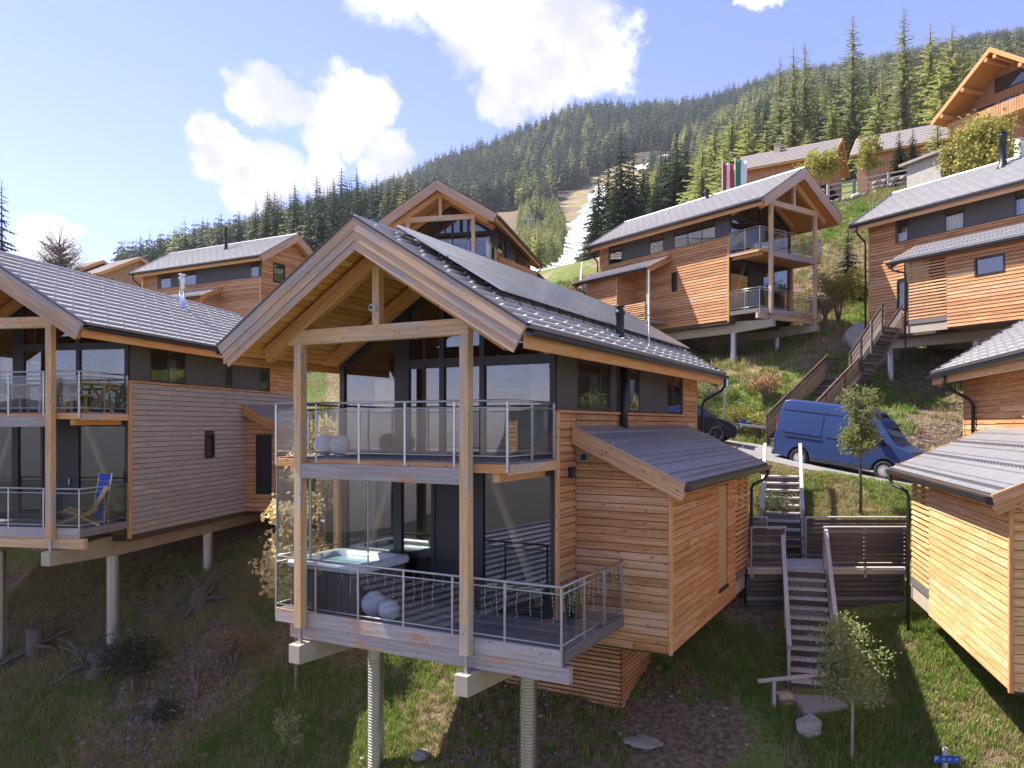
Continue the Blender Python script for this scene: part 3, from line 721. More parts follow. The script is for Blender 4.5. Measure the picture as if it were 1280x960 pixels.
    m.build('curtain', 'curtain', root)
    m = MB()
    for i in range(8): k.box(m, 1.85+i*.06, 1.85+i*.06+.045, fb+.30, fb+.35-.02*(i % 2), .02, 1.9)
    m.build('curtain', 'curtain', root)
    m = MB(); k.box(m, -1.6, 1.2, fb+3.4, fb+4.0, .02, .92); k.box(m, -1.7, 1.3, fb+3.35, fb+4.05, .92, .97); k.box(m, -1.9, 1.9, 6.7, 6.98, 1.4, 2.0); m.build('kitchen_counter', 'furn', root)
    m = MB(); k.box(m, -2.1, -.9, fb+1.2, fb+2.0, .02, .42); k.box(m, -2.1, -.9, fb+1.9, fb+2.1, .42, .85); m.build('sofa', 'curtain', root)
    m = MB(); q = k.P(.4, fb+1.6, 1.7); m.lathe([(.02, .4), (.02, .3), (.22, 0), (.2, 0)], q, 14); m.build('pendant_lamp', 'white', root)
# ============================================================ annexes
def annex(k, b0=2.9, b1=9.66, slat=8.1, ztop=.60, aout=4.35, zbot=-3.5, slot=None, light=False, door=False, wins=(), open_front=0, studs=True, win_low=None, zb_porch=-2.95, near=None, mat='larch'):
    near = k.near if near is None else near
    sl = .47; ae = aout+.32; root = k.root
    def rt(a, off=0.): return ztop-sl*(a-HW)+off
    c = math.hypot(1, sl); ln = (ae-HW)*c
    upv = Vector((-k.m/c, 0, sl/c)); n = Vector((k.m*sl/c, 0, 1/c)); X = upv.cross(n).normalized()
    rb0, rb1 = b0-.24, b1+.75
    # roof sheets: long rows stepping down, every second one studded with snow guards
    rows = 7; w = ln/rows
    for r in range(rows):
        segs = 3 if near else 1
        for sgm in range(segs):
            t0 = rb0+(rb1-rb0)*sgm/segs; t1 = rb0+(rb1-rb0)*(sgm+1)/segs; L_ = t1-t0
            e = Vector((k.m*ae, 0, rt(ae)))+upv*(r*w)
            M_ = frame_mat(e+Vector((0, t0 if X.y > 0 else t1, 0)), X, upv, n)
            m = MB(); g = .004
            m.hexa([(g, 0, -.02), (L_-g, 0, -.02), (L_-g, w+.02, -.03), (g, w+.02, -.03), (g, 0, .028), (L_-g, 0, .028), (L_-g, w+.02, -.004), (g, w+.02, -.004)])
            if r in (0, 2, 4) and studs:
                q = int(L_/(.10 if r == 0 else .17))
                for i in range(q):
                    x = L_*(i+.5)/q; m.hexa([(x-.02, w*.35, .012), (x+.02, w*.35, .012), (x+.02, w*.6, .006), (x-.02, w*.6, .006), (x-.018, w*.40, .085), (x+.018, w*.40, .085), (x+.014, w*.6, .03), (x-.014, w*.6, .03)])
            obj('roof_sheet', m.mesh('roof_sheet', 'tile_dark'), root, mat=M_)
    m = MB(); m.prism([(k.m*HW, rt(HW, -.16)), (k.m*ae, rt(ae, -.16)), (k.m*ae, rt(ae, -.035)), (k.m*HW, rt(HW, -.035))], 1, rb0+.04, rb1-.02); m.build('roof_deck', 'soffit', root)
    for be, lo, hi in ((rb0, rb0-.02, rb0+.035), (rb1, rb1-.035, rb1+.02)):
        for i, (o0, o1, d_) in enumerate(((.02, -.16, .02), (-.163, -.33, 0))):
            mm = MB(); ang = math.atan2(-k.m*sl*1.0, 1.0)*1.0
            T = Matrix.Rotation(-math.atan2(-sl*k.m, 1), 4, 'Y'); Ti = T.inverted()
            mm.prism([(k.m*(HW+.04), rt(HW+.04, o0)), (k.m*(ae+.03), rt(ae+.03, o0)), (k.m*(ae-.0-.05*i), rt(ae-.05*i, o1)), (k.m*(HW+.04), rt(HW+.04, o1))], 1, lo-d_ if be == rb0 else lo, hi if be == rb0 else hi+d_)
            mm.v = [tuple(Ti@Vector(v)) for v in mm.v]; o = mm.build('barge_board', 'larch', root); o.matrix_local = T
    m = MB(); cc = k.P(ae+.06, 0, rt(ae)-.09); pr = []
    for i in range(9): a = math.pi+math.pi*i/8; pr.append((cc.x+.065*math.cos(a), cc.z+.065*math.sin(a)))
    pr += [(cc.x+.075, cc.z+.06), (cc.x-.075, cc.z+.06)]
    m.prism(pr, 1, rb0-.03, rb1+.03); m.build('gutter', 'gutter', root)
    m = MB(); P = k.P; zt = rt(ae)-.12
    m.tube([P(ae+.06, b1+.6, zt), P(ae+.06, b1+.6, zt-.14), P(ae-.0, b1+.5, zt-.28), P(aout+.1, b1+.16, zt-.40), P(aout+.07, b1+.1, zt-.5), P(aout+.07, b1+.1, -4.3)], .042, 8); m.build('downpipe', 'gutter', root, smooth=True)
    # walls
    wb0 = b0+open_front
    m = MB(); k.box(m, HW+.02, aout-.04, wb0+.04, (slat or b1), zbot+.04, -.5)
    m.prism([(k.m*(HW+.02), -.5), (k.m*(aout-.04), -.5), (k.m*(aout-.04), rt(aout, -.18)), (k.m*(HW+.02), rt(HW, -.18))], 1, wb0+.04, (slat or b1)); m.build('wall', 'dark', root)
    holes = [(2.9, 3.5, -2.7, -.7)] if door else []
    k.clad('-b', wb0, HW+.02, aout, zbot, ztop-.12, mat, near=near, holes=holes, top=lambda z: (HW+.02, min(aout, HW+(ztop-.17-z)/sl)))
    if door:
        m = MB(); k.box(m, 2.94, 3.46, wb0-.02, wb0+.05, -2.68, -.72); m.build('door', 'frame', root)
    sh = []
    if slot: sh.append((slot[0], slot[1], slot[2], slot[3]))
    for w_ in wins: sh.append(w_)
    if win_low: sh.append(win_low)
    k.clad('+a', aout, wb0, (slat or b1), zbot, rt(aout, -.17), mat, near=near, holes=sh)
    if slot:
        m = MB(); k.box(m, aout-.03, aout-.005, slot[0]+.01, slot[1]-.01, slot[2], slot[3]); m.build('window', 'yellow_brace', root)
        m = MB(); k.box(m, aout-.05, aout+.05, slot[0], slot[1], slot[2]-.05, slot[2]+.02); m.build('sill', 'gutter', root)
    for w_ in list(wins)+([win_low] if win_low else []): k.window('+a', aout, *w_)
    k.beam('corner_board', (aout+.012, wb0-.01, zbot-.02), (aout+.012, wb0-.01, rt(aout, -.17)), .07, .07, 'beam_orange', up=(1, 0, 0))
    m = MB(); k.box(m, HW+.02, aout-.02, wb0+.03, (slat or b1)-.02, zbot-.05, zbot+.02); m.build('underside', 'dark', root)
    if open_front:
        k.beam('porch_post', (aout-.1, b0+.1, zb_porch), (aout-.1, b0+.1, rt(aout-.1, -.17)), .12, .12, 'beam', up=(1, 0, 0))
        m = MB(); k.box(m, HW+.03, aout, b0, wb0, zb_porch-.12, zb_porch); m.build('porch_floor', 'deck', root)
        k.clad('+a', aout, b0+.2, wb0-.03, zb_porch+.02, zb_porch+1.0, 'larch', pitch=.11, near=False, slat=True)
    if slat:
        k.clad('+a', aout+.0, slat+.02, b1, zb_porch, rt(aout, -.2), mat, pitch=.125 if near else .13, near=near, slat=True)
        m = MB(); k.box(m, HW+.05, aout+.02, slat, b1+.1, zb_porch-.2, zb_porch-.02); m.build('porch_floor', 'deck', root)
        for bb in (slat+.05, (slat+b1)/2, b1-.05): k.beam('porch_post', (aout-.05, bb, zb_porch), (aout-.05, bb, rt(aout-.05, -.17)), .06, .08, 'beam', up=(1, 0, 0))
        m = MB(); k.box(m, aout-.14, aout-.02, slat, b1+.2, zb_porch-.56, zb_porch-.24); m.build('concrete_beam', 'concrete', root)
    if light:
        m = MB(); c_ = k.P(2.70, b0-.04, .0); m.tube([c_, c_+Vector((0, -.03, 0))], .10, 14); m.tube([c_+Vector((0, -.03, 0)), c_+Vector((0, -.035, 0))], .07, 14, mi=1)
        m.build('wall_vent', ['steel', 'frame'], root)
        m = MB(); k.box(m, HW+.03, HW+.13, 2.5, 2.6, -.38, -.18); m.build('wall_lamp', 'gutter', root, bevel=.01)
def flue(k, a, b, z0, z1, rad=.09, mat='black', cap=True, hot=None):
    m = MB(); P = k.P(a, b, 0); m.lathe([(rad*1.7, z0), (rad*1.5, z0+.12), (rad, z0+.2), (rad, z1-.2), (rad*1.25, z1-.19), (rad*1.25, z1-.12), (rad*.8, z1-.1), (rad*.8, z1-.04), (rad*1.35, z1-.03), (rad*1.1, z1), (0.001, z1+.02)], P, 14)
    return m.build('chimney', mat, k.root, smooth=True)
# ============================================================ the chalets
kM = chalet(H_MAIN, 'nearest larch chalet with solar array and hot tub deck, in the middle of the photo',
    dict(near=True, low=3.45, L=12.0, strip=[(2.97, 4.79, (4.2,), 1), (5.88, 6.64), (8.76, 10.1, (9.4,))], strip_end=10.15, tiles={1: 'objects'}, greydeck=True, pipes=[(EW, 11.9, EAVE-.12, -1.2, HW+.07)], piles=(2.3, 6.87)))
annex(kM, slot=(6.45, 7.3, -3.05, -.76), light=True)
kL = chalet(H_LEFT, 'chalet at the left edge with weathered grey boarding and balcony furniture',
    dict(near=True, L=12.0, kind='porch', side_mat='larch_weathered', strip=[(2.9, 4.6, (3.75,), 1), (6.75, 7.2), (9.0, 9.65)], strip_end=9.7, side_windows=[(5.53, 6.06, -1.35, -.6)], tiles={1: 'objects'}, pipes=[]))
annex(kL, b0=8.0, b1=11.2, slat=None, ztop=.36, aout=4.3, zbot=-3.3, door=True, near=True)
k1 = chalet(H_R1, 'chalet on the slope above the blue van with its balconies facing right',
    dict(kind='porch', L=12.0, tw=.5, strip=[(2.84, 5.69, (3.75, 4.7)), (6.39, 7.46), (9.63, 10.7)], strip_end=10.8, side_windows=[(5.42, 5.80, -1.3, -.35)], barge='barge'))
annex(k1, b0=6.1, b1=11.0, slat=None, ztop=.62, aout=4.0, zbot=-3.2, open_front=2.4, near=False)
k2 = chalet(H_R2, 'grey-roofed chalet at the right edge above the dark wooden stairs',
    dict(kind='shed', L=12.0, tw=.5, strip=[(9.5, 10.05, (), 1), (6.93, 7.8, (), 1), (4.0, 4.9, (), 1)], strip_end=10.15, side_windows=[(9.62, 10.05, -2.2, -.9)], both=True))  # curtain flags brighten these panes in place of a sky reflection
annex(k2, b0=2.9, b1=8.23, slat=6.54, wins=[(4.25, 5.4, -1.6, -.9)], zb_porch=-3.0)
k3 = chalet(H_R3, 'chalet in the bottom right corner with a sunlit golden annex wall and grey annex roof',
    dict(near=True, L=12.7, tw=.6, strip=[(4.0, 5.5)], strip_end=7.9, pipes=[(EW, 11.2, EAVE-.12, -.6, HW+.07)], piles=(2.3, 6.87)))
annex(k3, b1=9.5, slat=7.85, mat='larch_sunlit')
km = chalet(H_MID, 'chalet behind the solar roof, only its gable and right eave showing',
    dict(kind='shed', L=12.0, tw=.6, strip=[(2.6, 3.6), (4.6, 5.6), (7, 8)]))
annex(km, near=False, ztop=.66)
k4 = chalet(H_L2, 'chalet up the slope at left centre with charcoal window band and orange gable',
    dict(kind='porch', front=False, L=12.0, tw=.6, strip=[(.3, 1.1), (6.1, 7.2), (8.6, 9.7)], strip_end=10.0, gable_windows=[(.5, 1.55, .75, 1.95), (-1.1, -.3, .75, 1.6)], both=False))
annex(k4, b0=3.9, b1=6.9, slat=None, ztop=.55, aout=3.9, zbot=-3.2, near=False)
H_X = (-22.2, 18.6, 2.2, -4., 1); H_D = (-18.5, -1.5, -8.7, -20., 1)
k5 = chalet(H_X, 'added chalet, unseen beyond the left edge, shading the lower left slope', dict(kind='porch', L=12.0, strip=[(3, 4.6)], both=True))  # out of view, added to cast shade on the lower left slope
k6 = chalet(H_D, 'chalet of the lower row, standing downhill outside the photo', dict(kind='porch', L=12.0, strip=[(3, 4.6)], both=True))
# L2 terrace at the far end
k4.beam('balcony_post', (2.3, 11.8, -.3), (2.3, 11.8, 1.9), .15, .15, 'beam', up=(1, 0, 0))
m = MB(); k4.box(m, -2.5, 2.5, 11.5, 13, -.2, 0); m.build('balcony_floor', 'deck', k4.root)
m = MB(); c = k4.P(0, 0, 0)
m.lathe([(.26, 0), (.40, .02), (.42, .08), (.30, .12), (.05, .14)], (0, 0, 0), 18); o = m.build('satellite_dish', 'steel', k4.root, smooth=True); o.location = k4.P(-.75, -.1, 1.6); o.rotation_euler = (R(75), 0, 0)
# flues
m = MB(); P = kM.P(2.62, 5.25, 0); m.tube([P+Vector((0, 0, -.1)), P+Vector((0, 0, 1.9))], .085, 12); m.build('flue_pipe', 'black', kM.root, smooth=True)
flue(kM, 2.45, 5.45, rz(2.45)-.12, 3.22)
m = MB(); q = kM.P(2.7, 6.7, 2.1); m.tube([q, q+Vector((0, 0, 2.1))], .018, 6); q2 = kM.P(2.45, 5.45, 3.0); m.tube([q+Vector((0, 0, 1.05)), q2], .016, 6); m.build('lightning_rod', 'alu', kM.root)
flue(kL, .65, 7.18, rz(.65)-.1, rz(.65)+1.15, .10, 'chrome')
flue(k4, 1.0, 5.0, rz(1)-.1, rz(1)+1.55, .11)
flue(k2, .6, 6.4, rz(.6)-.1, rz(.6)+1.5, .15)
flue(k1, .3, 5.3, rz(.3)-.1, rz(.3)+.55, .12)
flue(km, 2.9, 3.0, .2, 1.5, .13)
# king-post camera, roof solar modules
m = MB(); P = kM.P(-.0, -.02, 2.62); m.tube([P, P+Vector((0, -.09, 0))], .055, 12); m.tube([P+Vector((0, -.09, 0)), P+Vector((0, -.10, 0))], .04, 12, mi=1); m.build('security_camera', ['white', 'black'], kM.root)
upv = Vector((-math.cos(SA), 0, math.sin(SA))); nn = Vector((math.sin(SA), 0, math.cos(SA))); X = upv.cross(nn).normalized()
root = kM.root
rail_mb = MB()
for r in range(2):
    for c in range(10):
        w, hgt = 1.10, 1.22; b = .35+c*1.12; s0 = SLEN-(2.62 if r == 0 else 1.36)
        M_ = frame_mat(Vector((EW, 0, EAVE))+upv*s0+nn*.16+Vector((0, b if X.y > 0 else b+w, 0)), X, upv, nn)
        mb = MB(); mb.box(0, w, 0, hgt, 0, .035); mb.box(.02, w-.02, .02, hgt-.02, .033, .037, 1)
        for i in range(1, 6): mb.box(w*i/6-.002, w*i/6+.002, .02, hgt-.02, .0365, .0385)
        for i in range(1, 8): mb.box(.02, w-.02, hgt*i/8-.0015, hgt*i/8+.0015, .0365, .0380)
        o = obj('solar_module', cached('solar', lambda: mb.mesh('solar_module', ['alu', 'solar'])), root, mat=M_)
for c in range(20):
    b = .5+c*.56
    for s0 in (SLEN-2.62, SLEN-1.4, SLEN-.3):
        q = Vector((EW, b, EAVE))+upv*(s0+.05); rail_mb.tube([q, q+nn*.16], .012, 4); rail_mb.tube([q+nn*.08, q+nn*.02+upv*-.12], .008, 4)
for s0 in (SLEN-2.55, SLEN-1.5, SLEN-.4):
    q = Vector((EW, .35, EAVE))+upv*s0+nn*.12; rail_mb.tube([q, q+Vector((0, 11.1, 0))], .02, 4)
rail_mb.build('mounting_rail', 'black', root)
# snow guard row near the main eave
# slatted store under the main chalet
K_ = kM
m = MB(); K_.box(m, -.2, 2.62, 5.05, 8.0, -5.9, -3.5); m.build('store_wall', 'dark', root)
K_.clad('-b', 5.03, -.2, 2.62, -5.75, -3.55, 'larch', pitch=.095, near=True, slat=True)
K_.clad('+a', 2.64, 5.03, 8.0, -5.75, -3.55, 'larch', pitch=.095, near=True, slat=True)
# glass wind screens on the left of the lower terrace
def screen(p, q):
    a, b = K_.P(*p, 0), K_.P(*q, 0); w = (b-a).normalized().cross(Vector((0, 0, 1)))*.005; m = MB(); z0, z1 = -1.86, -.22
    m.hexa([a-w+Vector((0, 0, z0)), b-w+Vector((0, 0, z0)), b+w+Vector((0, 0, z0)), a+w+Vector((0, 0, z0)), a-w+Vector((0, 0, z1)), b-w+Vector((0, 0, z1)), b+w+Vector((0, 0, z1)), a+w+Vector((0, 0, z1))])
    m.build('glass_screen', 'glass_rail', root)
    for c in (a, b):
        m = MB(); m.tube([c+Vector((0, 0, -1.92)), c+Vector((0, 0, -.16))], .016, 6); m.build('screen_post', 'steel', root)
screen((-2.52, .21), (-1.68, .21)); screen((-1.66, .21), (-.32, .21)); screen((-2.53, .24), (-2.53, 1.1)); screen((-2.53, 1.13), (-2.53, 1.95))
# ============================================================ things on the balconies
def at(k, a, b, z): return k.root.matrix_basis@k.P(a, b, z) if 0 else Vector(w_of(k.h, a, b, z))
MR = R(H_MAIN[3]); LR = R(H_LEFT[3])
t = thing('hot_tub', 'hot tub with white rim and dark sides on the nearest chalet lower deck', 'hot tub', at(kM, -1.52, 1.12, -2.9), MR)
m = MB(); m.box(-.85, .85, -.72, .72, 0, .80); m.build('cabinet', 'tubside', t, bevel=.08)
for i in range(9):
    m = MB(); x = -.78+i*.176; m.box(x, x+.165, -.745, -.722, .06, .76); m.build('panel', 'tubside', t)
m = MB(); pr = []
m.v = []; 
def rr(w, d, r, z, n=6):
    o = []
    for cx, cy, a0 in ((w-r, d-r, 0), (-w+r, d-r, 90), (-w+r, -d+r, 180), (w-r, -d+r, 270)):
        for i in range(n+1): a = R(a0+90*i/n); o.append((cx+r*math.cos(a), cy+r*math.sin(a), z))
    return o
rings = [rr(.93, .80, .2, .80), rr(.95, .82, .2, .86), rr(.92, .79, .2, .93), rr(.74, .61, .22, .93), rr(.68, .55, .2, .70), rr(.5, .4, .18, .35)]
n_ = len(rings[0])
for rg in rings: m.v += rg
for i in range(len(rings)-1):
    for j in range(n_): m.f.append((i*n_+j, i*n_+(j+1) % n_, (i+1)*n_+(j+1) % n_, (i+1)*n_+j)); m.m.append(0)
m.f.append(tuple(range((len(rings)-1)*n_, len(rings)*n_))); m.m.append(0)
m.build('tub_shell', 'acrylic', t, smooth=True)
m = MB(); m.add(rr(.71, .58, .2, .82), [tuple(range(n_))]); m.build('water', 'water', t)
def globe(k, a, b, z, r, label, grp, mat='globe', woven=False):
    t = thing('globe_lamp', label, 'lamp', at(k, a, b, z), 0, grp)
    pr = [(max(.001, r*math.sin(math.pi*i/14)), r-r*math.cos(math.pi*i/14)) for i in range(15)]
    m = MB(); m.lathe(pr, (0, 0, .0), 24); m.build('shade', mat, t, smooth=True)
    m = MB(); m.lathe([(r*.45, -.001), (r*.45, .03), (r*.35, .035)], (0, 0, 0), 14); m.build('base', 'white', t)
    if woven:
        m = MB()
        for q in range(7):
            ax = Vector((random.gauss(0, 1), random.gauss(0, 1), random.gauss(0, 1))).normalized(); u_ = ax.orthogonal().normalized(); v_ = ax.cross(u_)
            m.tube([Vector((0, 0, r))+(u_*math.cos(a_)+v_*math.sin(a_))*(r+.004) for a_ in [i*math.pi/10 for i in range(21)]], .006, 4, caps=False)
        m.build('cane_weave', 'beam', t)
globe(kM, -.52, .62, -2.9, .23, 'larger white globe lamp on the lower deck of the nearest chalet, behind its twin', 'globe lamps on the decks')
globe(kM, -.10, .52, -2.9, .19, 'smaller white globe lamp on the lower deck of the nearest chalet, at the glass', 'globe lamps on the decks')
globe(kM, -2.05, 1.0, 0, .21, 'plain white globe lamp on the upper balcony of the nearest chalet', 'globe lamps on the decks')
globe(kM, -1.60, .95, 0, .20, 'woven globe lamp on the upper balcony of the nearest chalet', 'globe lamps on the decks', woven=True)
t = thing('potted_plant', 'round green plant in the right corner of the lower deck', 'plant', at(kM, 2.75, 2.3, -2.9), 0)
m = MB(); m.lathe([(.001, .0), (.13, 0), (.17, .22), (.15, .22), (.14, .18), (.001, .18)], (0, 0, 0), 14); m.build('pot', 'gutter', t, smooth=True)
m = MB()
for i in range(420):
    d = Vector((random.gauss(0, 1), random.gauss(0, 1), random.gauss(0, 1))).normalized()*random.uniform(.6, 1)*.23; p = d+Vector((0, 0, .40)); a = Vector((random.gauss(0, 1), random.gauss(0, 1), random.gauss(0, 1))).normalized()*.03; b = a.cross(d).normalized()*.015
    m.add([p-a, p+b, p+a, p-b], [(0, 1, 2, 3)])
m.build('foliage', 'leaf', t, fix=False)
# icicle light strings hanging on the lower rail
t = thing('light_string', 'string of icicle lights hanging from the lower deck rail of the nearest chalet', 'light string', at(kM, 0, .2, -2.9), MR)
m = MB(); bl = MB()
def strand(p):
    n = random.randint(3, 9); q = Vector(p); 
    pts = [q.copy()]
    for i in range(n): q = q+Vector((random.uniform(-.015, .015), random.uniform(-.012, .012), -.065)); pts.append(q.copy()); bl.tube([q, q+Vector((0, 0, -.014))], .005, 4)
    m.tube(pts, .0022, 3, caps=False)
for x in np.arange(-.9, 3.4, .2): strand((x, -.03, .98))
for y in np.arange(.05, 2.6, .2): strand((3.48, y, .98))
m.build('wire', 'alu', t); bl.build('bulb', 'white', t)
# left chalet furniture
def table(name, label, k, a, b, z, rot, cross=False, w=1.5, d=.75, h=.74, grp=None):
    t = thing(name, label, 'table' if h > .6 else 'bench', at(k, a, b, z), rot, grp)
    for i in range(5):
        m = MB(); y = -d/2+d*i/5; m.box(-w/2, w/2, y+.006, y+d/5-.006, h-.04, h); m.build('slat', 'furn', t)
    for sx in (-1, 1):
        x = sx*(w/2-.15)
        if cross:
            for s in (-1, 1): beam('leg', (x+.03*s, -s*d*.42, 0), (x+.03*s, s*d*.42, h-.04), .05, .09, 'furn', t, up=(1, 0, 0))
        else:
            for s in (-1, 1): beam('leg', (x, s*(d/2-.06), 0), (x, s*(d/2-.06), h-.04), .06, .06, 'furn', t, up=(1, 0, 0))
    return t
table('picnic_table', 'wooden table with crossed legs on the upper balcony of the left chalet', kL, 1.95, 1.15, 0, LR+R(80), True, w=1.1, d=.95, h=.76)
table('bench', 'low wooden bench beside the crossed-leg table on the left chalet balcony', kL, 2.1, .55, 0, LR, w=.7, d=.35, h=.44)
table('side_table', 'wooden table among white chairs at the left edge balcony', kL, .6, .9, 0, LR, w=1.2, d=.7, h=.72)
def chair(label, k, a, b, z, rot, grp):
    t = thing('chair', label, 'chair', at(k, a, b, z), rot, grp)
    m = MB(); m.box(-.22, .22, -.22, .22, .43, .46); m.build('seat', 'white', t, bevel=.01)
    m = MB(); m.hexa([(-.21, .19, .5), (.21, .19, .5), (.21, .215, .5), (-.21, .215, .5), (-.19, .26, .86), (.19, .26, .86), (.19, .285, .86), (-.19, .285, .86)]); m.build('backrest', 'white', t, bevel=.01)
    for sx in (-1, 1):
        for sy in (-1, 1): m = MB(); m.tube([(sx*.2, sy*.2, 0), (sx*.18, sy*.18, .44)], .016, 6); m.build('leg', 'white', t)
chair('white chair at the left edge of the left chalet balcony', kL, -.1, .8, 0, LR+R(90), 'white balcony chairs')
chair('white chair nearest the timber post on the left chalet balcony', kL, 1.25, .75, 0, LR-R(80), 'white balcony chairs')
chair('white chair pushed behind the table on the left chalet balcony', kL, .6, 1.45, 0, LR+R(5), 'white balcony chairs')
# wooden lounger + folded blue chair
t = thing('deck_chair', 'wooden deck chair with pale cushion on the lower balcony of the left chalet', 'deck chair', at(kL, 1.9, .85, -2.9), LR+R(-60))
for s in (-.28, .28):
    beam('leg', (s, -.55, .02), (s, .5, .42), .04, .07, 'furn', t); beam('leg', (s, .55, .02), (s, -.25, .46), .04, .07, 'furn', t); beam('back_frame', (s, .3, .28), (s, .72, 1.0), .04, .06, 'furn', t)
for i in range(7): m = MB(); m.box(-.3, .3, -.4+i*.1, -.33+i*.1, .36-.015*i, .385-.015*i); m.build('slat', 'furn', t)
m = MB(); m.hexa([(-.22, .36, .45), (.22, .36, .45), (.22, .44, .42), (-.22, .44, .42), (-.2, .66, 1.02), (.2, .66, 1.02), (.2, .74, .98), (-.2, .74, .98)]); m.build('cushion', 'white', t, bevel=.03)
t = thing('folding_chair', 'folded blue deck chair leaning in the corner of the left chalet lower balcony', 'deck chair', at(kL, 2.17, 1.25, -2.9), LR+R(-20))
for s in (-.27, .27):
    m = MB(); m.tube([(s, 0, 0), (s, .22, 1.32)], .018, 6); m.build('frame_tube', 'alu', t)
    m = MB(); m.tube([(s*.85, .14, 0), (s*.85, .18, 1.15)], .016, 6); m.build('frame_tube', 'alu', t)
m = MB(); m.hexa([(-.25, .01, .12), (.25, .01, .12), (.25, .03, .12), (-.25, .03, .12), (-.25, .20, 1.3), (.25, .20, 1.3), (.25, .22, 1.3), (-.25, .22, 1.3)]); m.build('fabric', 'blue_cloth', t)
for z_ in (.1, .55, 1.1, 1.3): m = MB(); m.tube([(-.27, z_/1.32*.22-.01, z_), (.27, z_/1.32*.22-.01, z_)], .016, 6); m.build('crossbar', 'alu', t)
# ============================================================ bridge, stairs
def wpt(u, v, y): return Vector(((u-640)/965*y, y, (530-v)/965*y))
def slatfence(label, p, q, z0, h, n, post=1.6, mat='dark_wood', grp=None, cap=True, gaps=.82, name='slat_fence'):
    p, q = Vector(p), Vector(q); d = q-p; ln = d.length; dd = d.normalized()
    t = thing(name, label, 'fence', (p.x, p.y, z0), math.atan2(dd.y, dd.x), grp); slope = (q.z-p.z)/math.hypot(d.x, d.y); lx = math.hypot(d.x, d.y)
    pz = p.z-z0
    for i in range(n):
        z = .04+(h-.06)*i/n
        beam('slat', (0, 0, z+.04+pz), (lx, 0, z+.04+pz+slope*lx), .022, (h-.06)/n*gaps, mat, t)
    k = max(1, round(lx/post))
    for i in range(k+1): x = lx*i/k; beam('fence_post', (x, .04, -.25+pz+slope*x), (x, .04, h+pz+slope*x), .06, .06, mat if mat != 'dark_wood' else 'grey_wood', t, up=(1, 0, 0))
    if cap: beam('top_rail', (-.03, .01, h+.02+pz), (lx+.03, .01, h+.02+pz+slope*lx), .12, .04, 'grey_wood', t)
    return t
zB = -3.60; yB = 19.35
xa, xb = at(kM, 4.5, 9.3, 0).x-.1, at(k3, 4.35, 9.5, 0).x+.3
t = thing('footbridge', 'grey footbridge between the nearest chalet and the sunlit annex at right', 'footbridge', (xa, yB, zB), 0)
for i in range(11):
    m = MB(); y = .12*i; m.box(0, xb-xa, y+.005, y+.115, -.04, 0); m.build('deck_board', 'grey_wood', t)
m = MB(); m.box(0, xb-xa, -.02, .04, -.16, -.045); m.build('edge_beam', 'concrete', t)
m = MB(); m.box(0, xb-xa, .04, .16, -.34, -.165); m.build('edge_beam', 'dark_wood_X', t)
for i in range(9):
    beam('wall_slat', (0, .10, -.42-.125*i), (xb-xa, .10, -.42-.125*i), .03, .105, 'dark_wood', t)
m = MB(); m.box(0, xb-xa, .14, .3, -1.7, -.35); m.build('retaining_wall', 'dark', t)
sx0, sx1 = 6.88, 7.78      # stair opening in the bridge
slatfence('dark slatted balustrade on the near side of the footbridge, right of the stairs', (sx1+.05, yB-.03, zB), (xb, yB-.03, zB), zB, 1.0, 9, 1.25, grp='footbridge balustrades')
slatfence('dark slatted balustrade on the near side of the footbridge, left of the stairs', (xa+.1, yB-.03, zB), (sx0-.05, yB-.03, zB), zB, 1.0, 9, 1.25, grp='footbridge balustrades')
slatfence('dark slatted balustrade on the far side of the footbridge, right of the upper stairs', (sx1+.12, yB+1.35, zB), (xb+.75, yB+1.35, zB), zB, 1.08, 9, 1.3, grp='footbridge balustrades')
slatfence('dark slatted balustrade on the far side of the footbridge, left of the upper stairs', (xa+.2, yB+1.35, zB), (sx0-.05, yB+1.35, zB), zB, 1.08, 9, 1.3, grp='footbridge balustrades')
slatfence('short open-slatted gate between the footbridge and the upper stairs', (sx0, yB+1.40, zB), (sx1+.05, yB+1.40, zB), zB, .75, 3, 1.0, gaps=.3, cap=False, grp='footbridge balustrades')
def stairs(label, p, q, w, n, rail_h=.95, mat='grey_wood', rail='grey_wood', left=True, right=True, handrails=True):
    """p bottom centre, q top centre"""
    p, q = Vector(p), Vector(q); d = Vector((q.x-p.x, q.y-p.y, 0)); run = d.length; rise = q.z-p.z; ang = math.atan2(d.y, d.x)
    t = thing('stairs', label, 'stairs', p, ang)
    for i in range(n):
        x = run*i/n; z = rise*(i+1)/n
        m = MB(); m.box(x-.02, x+run/n+.04, -w/2, w/2, z-.045, z); m.build('tread', mat, t)
        m = MB(); m.box(x+.02, x+.045, -w/2+.02, w/2-.02, z-rise/n, z-.05); m.build('riser', 'dark_wood', t)
    for s, on in ((1, left), (-1, right)):
        beam('stringer', (-.1, s*(w/2+.03), -.02), (run, s*(w/2+.03), rise-.06), .05, .24, 'dark_wood', t)
        if on and handrails:
            beam('handrail', (-.1, s*(w/2+.05), rail_h), (run+.1, s*(w/2+.05), rise+rail_h), .10, .15, rail, t)
            for f in (.0, .5, 1.): beam('newel', (run*f, s*(w/2+.05), rise*f-.1), (run*f, s*(w/2+.05), rise*f+rail_h+.02), .07, .07, rail, t, up=(1, 0, 0))
    return t
stairs('grey wooden stairs climbing from the lawn to the footbridge', (6.62, 16.95, -5.86), (7.30, yB-.06, zB-.02), .92, 12)
stairs('wooden stairs with pale handrails climbing from the footbridge to the road', (7.38, yB+1.75, -3.3), (8.55, 24.4, -1.62), .95, 9)
